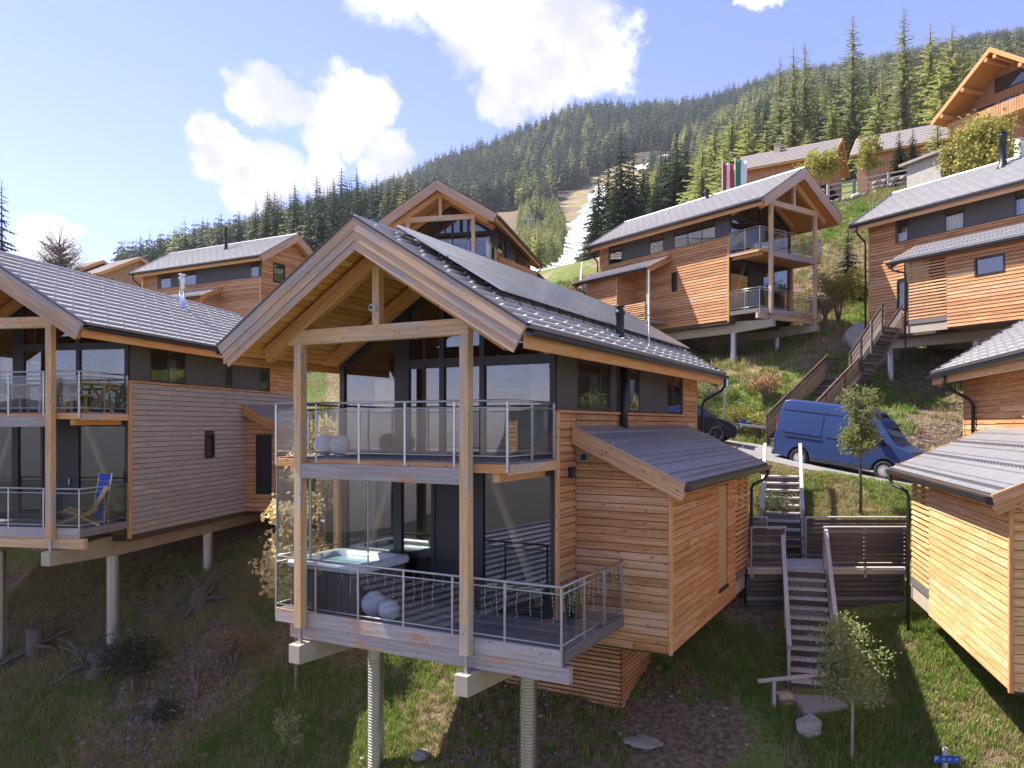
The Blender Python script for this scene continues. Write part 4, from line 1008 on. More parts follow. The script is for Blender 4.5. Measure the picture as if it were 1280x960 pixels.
# landing, lower steps with handrail, block, boulder
t = thing('landing', 'grey stone landing at the foot of the lawn stairs', 'landing', (6.5, 16.55, -6.02), R(8))
m = MB(); m.box(-.50, .48, -.45, .35, -.35, .14); m.build('slab', 'asphalt', t, bevel=.01)
m = MB(); m.box(-.78, -.52, -.1, .3, -.35, .1); m.build('block', 'concrete', t, bevel=.01)
m = MB(); m.box(-.80, -.48, .02, .28, .1, .24); m.build('timber_block', 'beam', t, bevel=.01)
for i in range(3): m = MB(); m.box(-1.1-.3*i, -.82-.3*i, -.25, .25, -.6, -.06-.14*i); m.build('step', 'asphalt', t)
t = thing('handrail', 'low weathered handrail beside the landing below the lawn stairs', 'handrail', (5.45, 16.35, -6.3), R(4))
beam('rail', (-.25, 0, .86), (1.45, .1, .95), .06, .08, 'grey_wood', t); beam('post', (.1, 0, -.3), (.1, 0, .84), .07, .07, 'grey_wood', t, up=(1, 0, 0)); beam('post', (.0, .12, -.3), (.0, .12, .3), .06, .08, 'grey_wood', t, up=(1, 0, 0))
# stair with slatted sides up to the right-hand chalet
e0 = Vector(wpt(966, 560, 31.0)); mid = Vector((15.3, 34.5, 2.05)); e1 = Vector(at(k2, 5.0, 7.9, -2.95))
def slat_stair(label, p, q, w, n, hside):
    t = stairs(label, p, q, w, n, handrails=False, mat='stair_wood')
    p, q = Vector(p), Vector(q); run = math.hypot(q.x-p.x, q.y-p.y); rise = q.z-p.z
    for s in (1, -1):
        for i in range(8): z = .12+hside*i/8; beam('side_slat', (-.1, s*(w/2+.06), z), (run+.1, s*(w/2+.06), rise+z), .02, hside/8*.72, 'stair_wood', t)
        beam('handrail', (-.1, s*(w/2+.06), hside+.12), (run+.1, s*(w/2+.06), rise+hside+.12), .07, .05, 'stair_wood', t)
        for f in (0, .33, .66, 1): beam('newel', (run*f, s*(w/2+.09), rise*f-.4), (run*f, s*(w/2+.09), rise*f+hside+.12), .05, .05, 'stair_wood', t, up=(1, 0, 0))
    return t
slat_stair('dark slatted stairs rising from the road behind the blue van', (11.0, 31.0, -.75), (14.9, 34.6, 2.05), 1.5, 16, 1.0)
slat_stair('upper flight of slatted stairs reaching the porch of the right-hand chalet', (15.5, 34.4, 2.05), (at(k2, 5.0, 8.6, 0).x, at(k2, 5.0, 8.6, 0).y, 4.15), 1.2, 13, .9)
t = thing('stair_landing', 'dark slatted landing between the two flights of stairs', 'landing', (15.2, 34.9, 2.05), R(40))
m = MB(); m.box(-.6, .7, -.9, .8, -.12, 0); m.build('platform', 'dark_wood_X', t)
for i in range(8): beam('side_slat', (-.6, .8, .1+.12*i), (.7, .8, .1+.12*i), .02, .08, 'dark_wood', t)
# stairs between mid and right chalet, fence and meadow rail
stairs('grey stairs with pale handrails going uphill behind the nearest chalet roof', (4.75, 45.0, 6.6), (5.3, 49.6, 9.3), 1.5, 14, rail_h=1.1)
def rail_fence(label, pts, h=1.0, rails=(.45, .95), mat='grey_wood', post=2.2, grp=None, w=.09):
    pts = [Vector(p) for p in pts]; t = thing('rail_fence', label, 'fence', pts[0], 0, grp); o = pts[0]
    for p, q in zip(pts[:-1], pts[1:]):
        n = max(1, round((q-p).length/post))
        for i in range(n+1): c = p+(q-p)*i/n-o; beam('fence_post', c+Vector((0, 0, -.4)), c+Vector((0, 0, h)), w, w, mat, t, up=(1, 0, 0))
        for r_ in rails: beam('rail', p-o+Vector((0, -.06, r_)), q-o+Vector((0, -.06, r_)), .05, .10, mat, t)
    return t
def gp(x, y, dz=0.): return (x, y, gz(x, y)+dz)
rail_fence('grey rail fence across the small meadow below the ski slope', [gp(1.2, 52), gp(2.6, 53), gp(5.6, 54.5), gp(8.6, 55.5)], 1.3, (.7, 1.2), w=.14)
rail_fence('weathered post and rail fence on the terrace above the right-hand chalet', [gp(26.2, 64), gp(28.5, 64.3), gp(31, 63.5), gp(34, 62)], 1.5, (.5, 1.0, 1.4), w=.2)
t = rail_fence('wooden roadside barrier with a blue marker beside the dark car', [gp(9.0, 33.0, .1), gp(10.9, 32.2, .1), ], .75, (.68,), w=.12)
m = MB(); m.box(.75, 1.45, -.13, -.10, .58, .82); m.build('marker', 'blue_sign', t)
rail_fence('wooden roadside barrier in front of the blue van bonnet', [gp(16.2, 29.6), gp(19.5, 28.6)], .75, (.68,), w=.12)
rail_fence('rustic fence along the terrace below the upper barns', [gp(20.5, 63), gp(23.5, 64), gp(26, 64.4)], 1.2, (.5, 1.0), w=.16)
# ============================================================ signs
t = thing('signpost', 'small post with a blue parking direction board at the bottom right of the lawn', 'sign', (8.05, 14.35, gz(8.05, 14.35)+.12), R(-4))
beam('post', (0, 0, -.2), (0, 0, .46), .09, .07, 'grey_wood', t, up=(1, 0, 0))
m = MB(); m.box(-.235, .235, -.065, -.045, .20, .33); m.build('board', 'blue_sign', t)
def text(s, size, loc, parent, mat='white', name='lettering', rot=(R(90), 0, 0)):
    c = bpy.data.curves.new(name, 'FONT'); c.body = s; c.size = size; c.extrude = .001; c.align_x = 'CENTER'; c.align_y = 'CENTER'
    o = bpy.data.objects.new(name, c); COL.objects.link(o); o.location = loc; o.rotation_euler = rot; o.parent = parent
    dg = bpy.context.evaluated_depsgraph_get(); me = bpy.data.meshes.new_from_object(o.evaluated_get(dg)); me.materials.clear(); me.materials.append(MT[mat])
    bpy.data.objects.remove(o); o = bpy.data.objects.new(name, me); COL.objects.link(o); o.location = loc; o.rotation_euler = rot; o.parent = parent; return o
text('P', .12, (-.185, -.067, .263), t); text('10', .06, (-.06, -.067, .265), t); text('15', .06, (.045, -.067, .265), t)
text('>', .10, (.175, -.067, .265), t)
t = thing('road_sign', 'thin road sign post with a small white plate behind the nearest chalet', 'sign', gp(9.2, 33.4, .1), 0)
m = MB(); m.tube([(0, 0, -.2), (0, 0, 2.7)], .035, 8); m.build('post', 'steel', t)
m = MB(); m.box(-.14, .14, -.05, -.04, 2.25, 2.62); m.build('plate', 'white', t)
# ============================================================ vehicles
def wheel(parent, x, y, r, w, side, cover='alloy', n=12):
    t = bpy.data.objects.new('wheel', None); COL.objects.link(t); t.parent = parent; t.location = (x, y, r)
    m = MB(); pr = [(r*.62, -w/2), (r*.9, -w/2), (r, -w/2+.04), (r, w/2-.04), (r*.9, w/2), (r*.62, w/2), (r*.62, -w/2)]
    m.lathe(pr, (0, 0, 0), 28); o = m.build('tyre', 'rubber', t, smooth=True); o.rotation_euler = (R(90), 0, 0)
    m = MB(); s = side*w*.42
    m.lathe([(.001, 0), (r*.6, 0), (r*.62, .02), (r*.56, .035), (r*.54, .02)], (0, 0, 0), 28)
    for i in range(n):
        a = 2*math.pi*i/n; c, s_ = math.cos(a), math.sin(a); q = lambda rad, off, z: (c*rad-s_*off, s_*rad+c*off, z)
        m.hexa([q(r*.12, -.02, .01), q(r*.55, -.028, .01), q(r*.55, .028, .01), q(r*.12, .02, .01), q(r*.12, -.018, .05), q(r*.55, -.022, .035), q(r*.55, .022, .035), q(r*.12, .018, .05)])
    m.lathe([(.001, .06), (r*.14, .055), (r*.16, .0)], (0, 0, 0), 14)
    o = m.build('rim', cover, t); o.rotation_euler = (R(90) if side < 0 else R(-90), 0, 0); o.location = (0, side*w*.30, 0)
def arch(cx, r, z0, n=9): return [(cx-r*math.cos(math.pi*i/n*1.0), z0+max(0, r*math.sin(math.pi*i/n))) for i in range(n+1)]
def vehicle_body(prof, wl, inset, hw, zs, mats=('van_blue',)):
    """side outline extruded to width, upper part leaning in"""
    m = MB(); n = len(prof)
    def yy(z): return hw-inset*max(0, (z-zs))**1.15
    vs = [(x, -yy(z), z) for x, z in prof]+[(x, yy(z), z) for x, z in prof]
    m.add(vs, [tuple(range(n)), tuple(range(2*n-1, n-1, -1))]+[(i, i+n, (i+1) % n+n, (i+1) % n) for i in range(n)]); return m, yy
vr = Vector((10.46, 28.2, -1.55)); vf = Vector((12.64, 26.3, -1.91)); dirv = (vf-vr)
t = thing('van', 'blue high-roofed panel van parked nose downhill on the road', 'van', vr, 0)
sc_v = dirv.length/2.93; ang = math.atan2(dirv.y, dirv.x); pit = -math.atan2(dirv.z, math.hypot(dirv.x, dirv.y))
t.rotation_euler = (0, pit, ang); t.scale = (sc_v,)*3
off = Matrix.Rotation(ang, 4, 'Z')@Matrix.Rotation(pit, 4, 'Y')@Vector((0, .85*sc_v, 0)); t.location = vr+Vector(off)
prof = [(-.98, .42), (-1.0, .9), (-.97, 1.3), (-.90, 2.15), (-.80, 2.36), (-.6, 2.42), (1.9, 2.38), (2.25, 2.26), (2.62, 1.98), (3.05, 1.42), (3.25, 1.22), (3.70, 1.06), (3.86, .90), (3.92, .62), (3.90, .38), (3.75, .26)]
prof += [(x, z) for x, z in arch(2.93, -.40, .26)] if 0 else []
def arch_rev(cx, r, z0, n=10): return [(cx+r*math.cos(math.pi*i/n), z0+r*math.sin(math.pi*i/n)) for i in range(n+1)]
prof += [(2.93+.40, .26)]+arch_rev(2.93, .40, .34)+[(2.93-.40, .26)]+[(.40, .26)]+arch_rev(0, .40, .34)+[(-.40, .28), (-.9, .36)]
m, yy = vehicle_body(prof, 2.93, .13, .98, 1.0)
body = m.build('body', 'van_blue', t, bevel=.035)
for x in (0, 2.93):
    for s in (-1, 1): wheel(t, x, s*.86, .335, .22, s)
m = MB(); m.box(-.36, .36, -.7, .7, .3, .7); m.box(2.57, 3.29, -.7, .7, .3, .7); m.build('wheel_well', 'van_dark', t)
def sidepoly(name, pts, s, mat, out=.004, th=.012):
    m = MB(); vs = [(x, s*(yy(z)+out), z) for x, z in pts]+[(x, s*(yy(z)+out-th), z) for x, z in pts]; n = len(pts)
    m.add(vs, [tuple(range(n)), tuple(range(2*n-1, n-1, -1))]+[(i, i+n, (i+1) % n+n, (i+1) % n) for i in range(n)]); return m.build(name, mat, t)
for s in (-1, 1):
    sidepoly('side_window', [(1.92, 1.20), (2.95, 1.16), (2.86, 1.30), (2.42, 1.80), (2.05, 1.86), (1.92, 1.86)], s, 'glass_dark', .014, .03)
    sidepoly('window_trim', [(2.45, 1.18), (2.50, 1.18), (2.47, 1.80), (2.42, 1.80)], s, 'van_dark', .022, .03)
    sidepoly('door_seam', [(1.86, .40), (1.875, .40), (1.875, 2.15), (1.86, 2.15)], s, 'van_dark', .014, .03)
    sidepoly('door_seam', [(.78, .40), (.795, .40), (.795, 2.15), (.78, 2.15)], s, 'van_dark', .014, .03)
    sidepoly('door_rail', [(-.60, 1.08), (.75, 1.06), (.75, 1.10), (-.60, 1.12)], s, 'van_dark', .02, .03)
    sidepoly('roof_seam', [(-.80, 2.04), (1.9, 2.02), (1.9, 2.045), (-.80, 2.065)], s, 'van_dark', .02, .03)
    sidepoly('sill_trim', [(.42, .28), (2.5, .28), (2.5, .40), (.42, .40)], s, 'van_dark', .022, .03)
    sidepoly('handle', [(1.66, 1.0), (1.82, 1.0), (1.82, 1.05), (1.66, 1.05)], s, 'van_dark', .03, .035)
    sidepoly('side_panel', [(-.72, 1.22), (.70, 1.20), (.70, 1.92), (-.72, 1.94)], s, 'van_blue', .016, .03)
    sidepoly('side_panel', [(.88, 1.20), (1.78, 1.18), (1.78, 1.90), (.88, 1.92)], s, 'van_blue', .016, .03)
    m = MB(); m.box(-.985, -.93, s*.83-.08, s*.83+.08, 1.0, 1.75); o = m.build('tail_light', 'red', t, bevel=.015)
    m = MB(); m.hexa([(3.30, s*.62-.2, .86), (3.80, s*.60-.12, .80), (3.74, s*.75+.18*s-.0, .80), (3.30, s*.95, .86), (3.34, s*.62-.2, 1.03), (3.74, s*.60-.12, .98), (3.66, s*.75+.17*s, .98), (3.32, s*.955, 1.05)]); m.build('headlight', 'chrome', t, bevel=.01)
    m = MB(); m.box(2.62, 2.78, s*1.10-.09, s*1.10+.09, 1.20, 1.52); m.build('mirror', 'van_dark', t, bevel=.03)
m = MB(); q0 = [(2.30, 2.20), (3.02, 1.46)]; d_ = .02
m.hexa([(3.04, -.80, 1.46), (3.04, .80, 1.46), (3.06, .80, 1.48), (3.06, -.80, 1.48), (2.33, -.72, 2.20), (2.33, .72, 2.20), (2.36, .72, 2.21), (2.36, -.72, 2.21)]); m.build('windscreen', 'glass_dark', t)
m = MB(); m.box(3.80, 3.96, -.85, .85, .30, .62); m.build('bumper', 'van_dark', t, bevel=.04)
m = MB(); m.box(3.80, 3.90, -.45, .45, .64, .84); m.build('grille', 'van_dark', t, bevel=.02)
m = MB(); m.box(3.955, 3.975, -.26, .26, .42, .53); m.build('number_plate', 'white', t)
m = MB(); m.box(-1.06, -.92, -.9, .9, .32, .5); m.build('bumper', 'van_dark', t, bevel=.03)
# dark car behind the nearest chalet
cx, cy = 7.05, 31.4; t = thing('car', 'black hatchback parked on the road behind the nearest chalet', 'car', (cx, cy, gz(cx, cy)+.06), R(-22))
t.rotation_euler = (0, R(9), R(-24))
prof = [(-2.0, .35), (-2.05, .75), (-1.95, 1.0), (-1.45, 1.42), (-.9, 1.50), (.0, 1.47), (.45, 1.32), (1.05, .98), (1.75, .86), (2.05, .70), (2.12, .45), (2.05, .25)]
prof += [(1.35+.35, .25)]+arch_rev(1.35, .35, .32)+[(1.0, .25), (-.95, .25)]+arch_rev(-1.3, .35, .32)+[(-1.65, .25), (-1.95, .28)]
m, yy = vehicle_body(prof, 0, .45, .88, .85); m.build('body', 'black_paint', t, bevel=.04)
for x in (-1.3, 1.35):
    for s in (-1, 1): wheel(t, x, s*.78, .32, .2, s, 'black', 5)
for s in (-1, 1): sidepoly('side_window', [(-1.3, 1.0), (.85, .98), (.40, 1.25), (.0, 1.38), (-.9, 1.41), (-1.25, 1.3)], s, 'glass_dark')
m = MB(); m.hexa([(1.05, -.68, 1.0), (1.05, .68, 1.0), (1.08, .68, 1.02), (1.08, -.68, 1.02), (.45, -.56, 1.335), (.45, .56, 1.335), (.48, .56, 1.35), (.48, -.56, 1.35)]); m.build('windscreen', 'glass_dark', t)
for s in (-1, 1): m = MB(); m.box(1.88, 2.08, s*.62-.16, s*.62+.16, .60, .74); m.build('headlight', 'chrome', t, bevel=.03)
m = MB(); m.box(-2.07, -1.98, -.7, .7, .8, .92); m.build('tail_light', 'red', t, bevel=.01)
# ============================================================ terrain sheet
def uv_of(x, y, z): return 640+965*x/np.maximum(y, .1), 530-965*z/np.maximum(y, .1)
def seg_d(u, v, pts):
    best = np.full(np.shape(u), 1e9); tt = np.zeros(np.shape(u))
    for k_, (p, q) in enumerate(zip(pts[:-1], pts[1:])):
        dx, dy = q[0]-p[0], q[1]-p[1]; t = np.clip(((u-p[0])*dx+(v-p[1])*dy)/(dx*dx+dy*dy), 0, 1)
        d = np.hypot(u-p[0]-t*dx, v-p[1]-t*dy); m_ = d < best; best = np.where(m_, d, best); tt = np.where(m_, (k_+t)/(len(pts)-1), tt)
    return best, tt
def vnoise(x, y, s, seed=0):
    """cheap value noise"""
    X = x/s+seed*17.3; Y = y/s+seed*9.1; xi = np.floor(X); yi = np.floor(Y); fx = X-xi; fy = Y-yi
    hsh = lambda a, b: np.modf(np.abs(np.sin(a*127.1+b*311.7+seed)*43758.5453))[0]
    fx = fx*fx*(3-2*fx); fy = fy*fy*(3-2*fy)
    return (hsh(xi, yi)*(1-fx)+hsh(xi+1, yi)*fx)*(1-fy)+(hsh(xi, yi+1)*(1-fx)+hsh(xi+1, yi+1)*fx)*fy
def fb_(x, y, s, seed=0): return (vnoise(x, y, s, seed)+.5*vnoise(x, y, s/2.1, seed+1)+.25*vnoise(x, y, s/4.3, seed+2))/1.75
def covers(x, y, z):
    """returns soil, dry, snow, forest-floor weights at world positions"""
    u, v = uv_of(x, y, z); far = (y > 120)
    jit = (fb_(x, y, 22, 3)-.5)
    d1, t1 = seg_d(u, v, [(750, 238), (738, 275), (712, 312), (676, 336)]); w1 = 9+11*t1
    snow = far*(d1 < w1+jit*14)*1.
    d2, t2 = seg_d(u, v, [(775, 278), (752, 312)]); snow = np.maximum(snow, far*(d2 < 13+jit*26))
    d3, _ = seg_d(u, v, [(795, 212), (835, 196)]); snow = np.maximum(snow, far*(d3 < 3+jit*8))
    d4, t4 = seg_d(u, v, [(775, 240), (745, 290), (720, 345)]); w4 = 38+44*t4
    dry = far*(d4 < w4)*1.
    d5, _ = seg_d(u, v, [(615, 275), (700, 246)]); clr = far*(y < 620)*(d5 < 20+jit*12)
    forest = np.maximum(sstep(y, 110, 200)*(1-dry)*(1-snow), sstep(-y, 30, 90))
    n1 = fb_(x, y, 2.3, 5); n2 = fb_(x, y, .9, 9); n3 = fb_(x, y, 6., 2)
    near = 1-sstep(y, 60, 110)
    soil = near*sstep(n1*.6+n2*.5, .60, .72)*.8+clr*.8; forest = forest*(1-clr)
    def blob(cx, cy, r, k=1.): return k*(1-sstep(np.hypot(x-cx, y-cy)+(n2-.5)*1.6, r*.55, r))
    for h in (H_MAIN, H_LEFT, H_R1, H_R2, H_R3, H_MID):
        for b in (4.5, 7, 9.5): cx, cy, _ = w_of(h, .2, b); soil = np.maximum(soil, blob(cx, cy, 3.2, .9))
    soil = np.maximum(soil, blob(1.0, 16.6, 2.6)); soil = np.maximum(soil, blob(3.4, 16.6, 1.9)); soil = np.maximum(soil, blob(-.6, 16.8, 1.2, .9)); soil = np.maximum(soil, blob(-8.6, 20.5, 2.3)); soil = np.maximum(soil, blob(9.7, 13.8, 1.6, .85)); soil = np.maximum(soil, blob(9.3, 16.0, 1.1, .7))
    soil = np.maximum(soil, blob(18, 31, 3.0, .8)); soil = np.maximum(soil, blob(-9.5, 18.0, 2.2, .8))
    dry = np.maximum(dry, near*sstep(n3*.7+n2*.35, .47, .66)*sstep(y, 14, 24)*.9)
    dry = np.maximum(dry, near*sstep(y, 33, 40)*sstep(n1, .35, .6)*.8)
    return soil, dry, snow, forest
def grid(xs_of, ys, ns):
    s = np.linspace(-1, 1, ns); Y = np.repeat(ys[:, None], ns, 1); X = s[None, :]*xs_of(ys)[:, None]
    Z = hfun(X, Y)
    d, _ = road_dist(X, Y); rough = sstep(d, 2.5, 4.5)*(1-sstep(Y, 70, 120))
    Z = Z+rough*((fb_(X, Y, 2.6, 7)-.5)*.35+(fb_(X, Y, .7, 4)-.5)*.10)+sstep(Y, 120, 300)*(fb_(X, Y, 45, 6)-.5)*7
    return X, Y, Z
ys = np.geomspace(8, 1500, 430); A_ = grid(lambda y: 1.45*(y+14), ys, 420)
yb = -np.geomspace(1, 3600, 60)+9.0; yb = yb[yb < 7.99]; yb = np.r_[8., yb]
B_ = grid(lambda y: 1.45*(np.abs(y)+14)+np.where(y < 0, 200, 0), yb[::-1], 100)
vs = []; fs = []; off = 0; cols = []
for X, Y, Z in (A_, B_):
    ny, nx = X.shape; V = np.stack([X, Y, Z], -1).reshape(-1, 3); vs.append(V)
    i = np.arange(ny-1)[:, None]*nx+np.arange(nx-1)[None, :]; i = i.ravel()+off
    fs.append(np.stack([i, i+1, i+1+nx, i+nx], -1)); off += len(V)
    c = covers(X.ravel(), Y.ravel(), Z.ravel()); cols.append(np.stack(c, -1))
V = np.concatenate(vs); Fc = np.concatenate(fs); Cc = np.concatenate(cols)
me = bpy.data.meshes.new('ground'); me.vertices.add(len(V)); me.vertices.foreach_set('co', V.ravel().astype(np.float32))
me.loops.add(Fc.size); me.polygons.add(len(Fc)); me.loops.foreach_set('vertex_index', Fc.ravel().astype(np.int32)); me.polygons.foreach_set('loop_start', np.arange(0, Fc.size, 4, dtype=np.int32))
me.update(calc_edges=True); me.polygons.foreach_set('use_smooth', [True]*len(Fc))
at_ = me.color_attributes.new('cover', 'FLOAT_COLOR', 'POINT'); at_.data.foreach_set('color', Cc.ravel().astype(np.float32))
mg, nt, b, o = newmat('ground')
ca = node(nt, 'ShaderNodeVertexColor', layer_name='cover'); sp = nt.nodes.new('ShaderNodeSeparateColor'); L(nt, ca.outputs[0], sp.inputs[0])
tcg = nt.nodes.new('ShaderNodeTexCoord')
def gn(s, d=6, r=.65):
    n = node(nt, 'ShaderNodeTexNoise', i_Scale=s, i_Detail=d, i_Roughness=r); L(nt, tcg.outputs['Object'], n.inputs['Vector']); return n.outputs[0]
nf, nm, nb_ = gn(9.), gn(1.6), gn(.35)
grass = mixc(nt, maprange(nt, nf, .35, .65), (.11, .15, .035), (.21, .27, .07)); grass = mixc(nt, maprange(nt, nm, .45, .7), grass, (.24, .20, .09))
soil = mixc(nt, maprange(nt, nf, .35, .68), (.13, .09, .06), (.33, .24, .165))
dry = mixc(nt, maprange(nt, nm, .35, .65), (.30, .235, .13), (.42, .33, .19)); dry = mixc(nt, maprange(nt, nf, .4, .7), dry, (.18, .17, .06)); dry = mixc(nt, maprange(nt, gn(.06, 8, .7), .45, .62), dry, (.24, .17, .10))
edge = lambda x, w=.35: maprange(nt, math_(nt, 'ADD', x, math_(nt, 'MULTIPLY', math_(nt, 'SUBTRACT', nf, .5), w)), .35, .6)
c = mixc(nt, edge(sp.outputs[1]), grass, dry); c = mixc(nt, edge(sp.outputs[0], .9), c, soil); c = mixc(nt, ca.outputs[1], c, mixc(nt, nm, (.05, .045, .03), (.11, .09, .055)))
c = mixc(nt, edge(sp.outputs[2], .2), c, (.82, .82, .84))
L(nt, c, b.inputs['Base Color']); b.inputs['Roughness'].default_value = .95; b.inputs['Specular IOR Level'].default_value = .15
bump(nt, b, math_(nt, 'ADD', nf, nm), .9, .12)
me.materials.append(mg); go = struct(obj('ground', me))
# ---- road
m = MB(); n = 0; path = []
for p, q in zip(ROAD[:-1], ROAD[1:]):
    for i in range(10): path.append(Vector(p).lerp(Vector(q), i/10))
path.append(Vector(ROAD[-1])); sm = path[:]
for _ in range(12): sm = [sm[0]]+[(sm[i-1]+sm[i]*2+sm[i+1])/4 for i in range(1, len(sm)-1)]+[sm[-1]]
for i, p in enumerate(sm):
    d = (sm[min(i+1, len(sm)-1)]-sm[max(i-1, 0)]); nrm = Vector((d.y, -d.x, 0)).normalized()
    for s_ in (-2.35, -1.2, 0, 1.2, 2.35): q = p+nrm*(s_+(.12*math.sin(i*1.3) if abs(s_) > 2 else 0)); m.v.append((q.x, q.y, max(p.z+.02, 0 if 0 else p.z+.02)))
for i in range(len(sm)-1):
    for j in range(4): a = i*5+j; m.f.append((a, a+1, a+6, a+5)); m.m.append(0)
o = m.build('road', 'asphalt', None, smooth=True); struct(o)
# ---- gravel path below the nearest chalet
def patch(name, pts, mat, dz=.05, label=None):
    m = MB(); c = Vector((sum(p[0] for p in pts)/len(pts), sum(p[1] for p in pts)/len(pts), 0)); vs = [(c.x, c.y, gz(c.x, c.y)+dz)]
    rings_ = 6
    for r_ in range(1, rings_+1):
        for i, p in enumerate(pts):
            for s_ in range(4):
                q = Vector((*p, 0)).lerp(Vector((*pts[(i+1) % len(pts)], 0)), s_/4); q = c.lerp(q, r_/rings_); q.x += random.uniform(-.04, .04)*(r_ == rings_)
                vs.append((q.x, q.y, gz(q.x, q.y)+dz+random.uniform(0, .01)))
    n_ = len(pts)*4; fs = [(0, 1+i, 1+(i+1) % n_) for i in range(n_)]
    for r_ in range(rings_-1):
        for i in range(n_): a = 1+r_*n_; fs.append((a+i, a+n_+i, a+n_+(i+1) % n_, a+(i+1) % n_))
    m.add(vs, fs); return struct(m.build(name, mat, None, smooth=True))
0 and patch('path', [(2.9, 14.4), (4.2, 14.5), (4.9, 16.0), (4.3, 16.4), (3.6, 15.8), (3.0, 15.2)], 'gravel', .03)
# ============================================================ scatter (uncountable stuff)
def proto_collection(name, objs):
    c = bpy.data.collections.new(name)
    for o in objs:
        for cc in list(o.users_collection): cc.objects.unlink(o)
        c.objects.link(o)
    return c
def scatter(name, label, cat, P, S, Rz, I, coll, mat_dummy=None, tilt=None):
    n = len(P); me = bpy.data.meshes.new(name); me.vertices.add(n); me.vertices.foreach_set('co', np.asarray(P, np.float32).ravel())
    a = me.attributes.new('s', 'FLOAT', 'POINT'); a.data.foreach_set('value', np.asarray(S, np.float32))
    a = me.attributes.new('r', 'FLOAT_VECTOR', 'POINT'); rr_ = np.zeros((n, 3), np.float32); rr_[:, 2] = Rz
    if tilt is not None: rr_[:, 0] = tilt
    a.data.foreach_set('vector', rr_.ravel())
    a = me.attributes.new('k', 'INT', 'POINT'); a.data.foreach_set('value', np.asarray(I, np.int32))
    o = obj(name, me); o['kind'] = 'stuff'; o['label'] = label; o['category'] = cat
    g = bpy.data.node_groups.new(name, 'GeometryNodeTree'); g.interface.new_socket('Geometry', in_out='INPUT', socket_type='NodeSocketGeometry'); g.interface.new_socket('Geometry', in_out='OUTPUT', socket_type='NodeSocketGeometry')
    gi = g.nodes.new('NodeGroupInput'); go_ = g.nodes.new('NodeGroupOutput'); ip = g.nodes.new('GeometryNodeInstanceOnPoints'); ci = g.nodes.new('GeometryNodeCollectionInfo')
    ci.inputs['Collection'].default_value = coll; ci.inputs['Separate Children'].default_value = True; ci.inputs['Reset Children'].default_value = True
    def na(nm, t): x = g.nodes.new('GeometryNodeInputNamedAttribute'); x.data_type = t; x.inputs[0].default_value = nm; return x.outputs[0]
    mp = g.nodes.new('GeometryNodeMeshToPoints'); g.links.new(gi.outputs[0], mp.inputs[0]); g.links.new(mp.outputs[0], ip.inputs['Points']); g.links.new(ci.outputs[0], ip.inputs['Instance'])
    ip.inputs['Pick Instance'].default_value = True; g.links.new(na('k', 'INT'), ip.inputs['Instance Index']); g.links.new(na('r', 'FLOAT_VECTOR'), ip.inputs['Rotation']); g.links.new(na('s', 'FLOAT'), ip.inputs['Scale'])
    g.links.new(ip.outputs[0], go_.inputs[0]); md = o.modifiers.new('scatter', 'NODES'); md.node_group = g
    return o
def tuft(name, n, h, spread, mat, wid=.006):
    m = MB()
    for i in range(n):
        a = random.uniform(0, 6.28); r_ = random.uniform(0, spread); x, y = r_*math.cos(a), r_*math.sin(a); hh = h*random.uniform(.5, 1.2); la = random.uniform(0, 6.28); ln = hh*random.uniform(.2, .9)
        d = Vector((math.cos(la), math.sin(la), 0)); s = Vector((-d.y, d.x, 0))*wid; p = Vector((x, y, -.02))
        m.add([p-s, p+s, p+d*ln*.4+Vector((0, 0, hh*.7))+s*.8, p+d*ln*.4+Vector((0, 0, hh*.7))-s*.8, p+d*ln+Vector((0, 0, hh))], [(0, 1, 2, 3), (3, 2, 4)])
    return bpy.data.objects.new(name, m.mesh(name, mat, fix=False))
tc_ = bpy.data.collections.new('grass_prototypes')
for nm, o in (('a', tuft('tuft', 34, .10, .13, 'grass')), ('b', tuft('tuft', 26, .15, .10, 'grass')), ('c', tuft('tuft', 26, .16, .12, 'grass_dry')), ('d', tuft('tuft', 22, .11, .16, 'grass_dry'))):
    o.name = 'tuft_'+nm; tc_.objects.link(o)
def ground_pts(n, xr, yr, dens):
    x = RNG.uniform(*xr, n); y = RNG.uniform(*yr, n); z = hfun(x, y)
    X, Y, Z = x, y, z
    d, _ = road_dist(x, y); rough = sstep(d, 2.5, 4.5)*(1-sstep(y, 70, 120)); Z = z+rough*((fb_(x, y, 2.6, 7)-.5)*.35+(fb_(x, y, .7, 4)-.5)*.10)
    so, dr, sn, fo = covers(x, y, Z); keep = (RNG.random(n) < dens*(1-so*.88))&(d > 2.6)
    u, v = uv_of(x, y, Z); keep &= (u > -60)&(u < 1340)&(v < 1000)
    keep &= ~((x > 2.4)&(x < 5.4)&(y > 14.1)&(y < 16.7)); keep &= ~((x > 6.0)&(x < 8.2)&(y > 16.2)&(y < 21)); keep &= ~((x > 3)&(x < 12)&(y > 19.1)&(y < 21))
    return x[keep], y[keep], Z[keep], so[keep], dr[keep]
for nm, n, xr, yr, sc_ in (('grass', 120000, (-16, 14), (12.5, 27), 1.0), ('hillside_grass', 26000, (-8, 34), (27, 62), 2.1)):
    x, y, z, so, dr = ground_pts(n, xr, yr, 1.)
    isdry = RNG.random(len(x)) < (.16+.7*dr+.3*so+.28*sstep(-x, 3, 9)+.3*sstep(fb_(x, y, 1.7, 31), .5, .7)); k_ = np.where(isdry, RNG.integers(2, 4, len(x)), RNG.integers(0, 2, len(x)))
    scatter(nm, 'green and straw coloured grass tufts on the slope' if sc_ == 1 else 'coarse dry grass on the upper slope', 'grass', np.stack([x, y, z], -1), RNG.uniform(.6, 1.35, len(x))*sc_, RNG.uniform(0, 6.28, len(x)), k_, tc_)
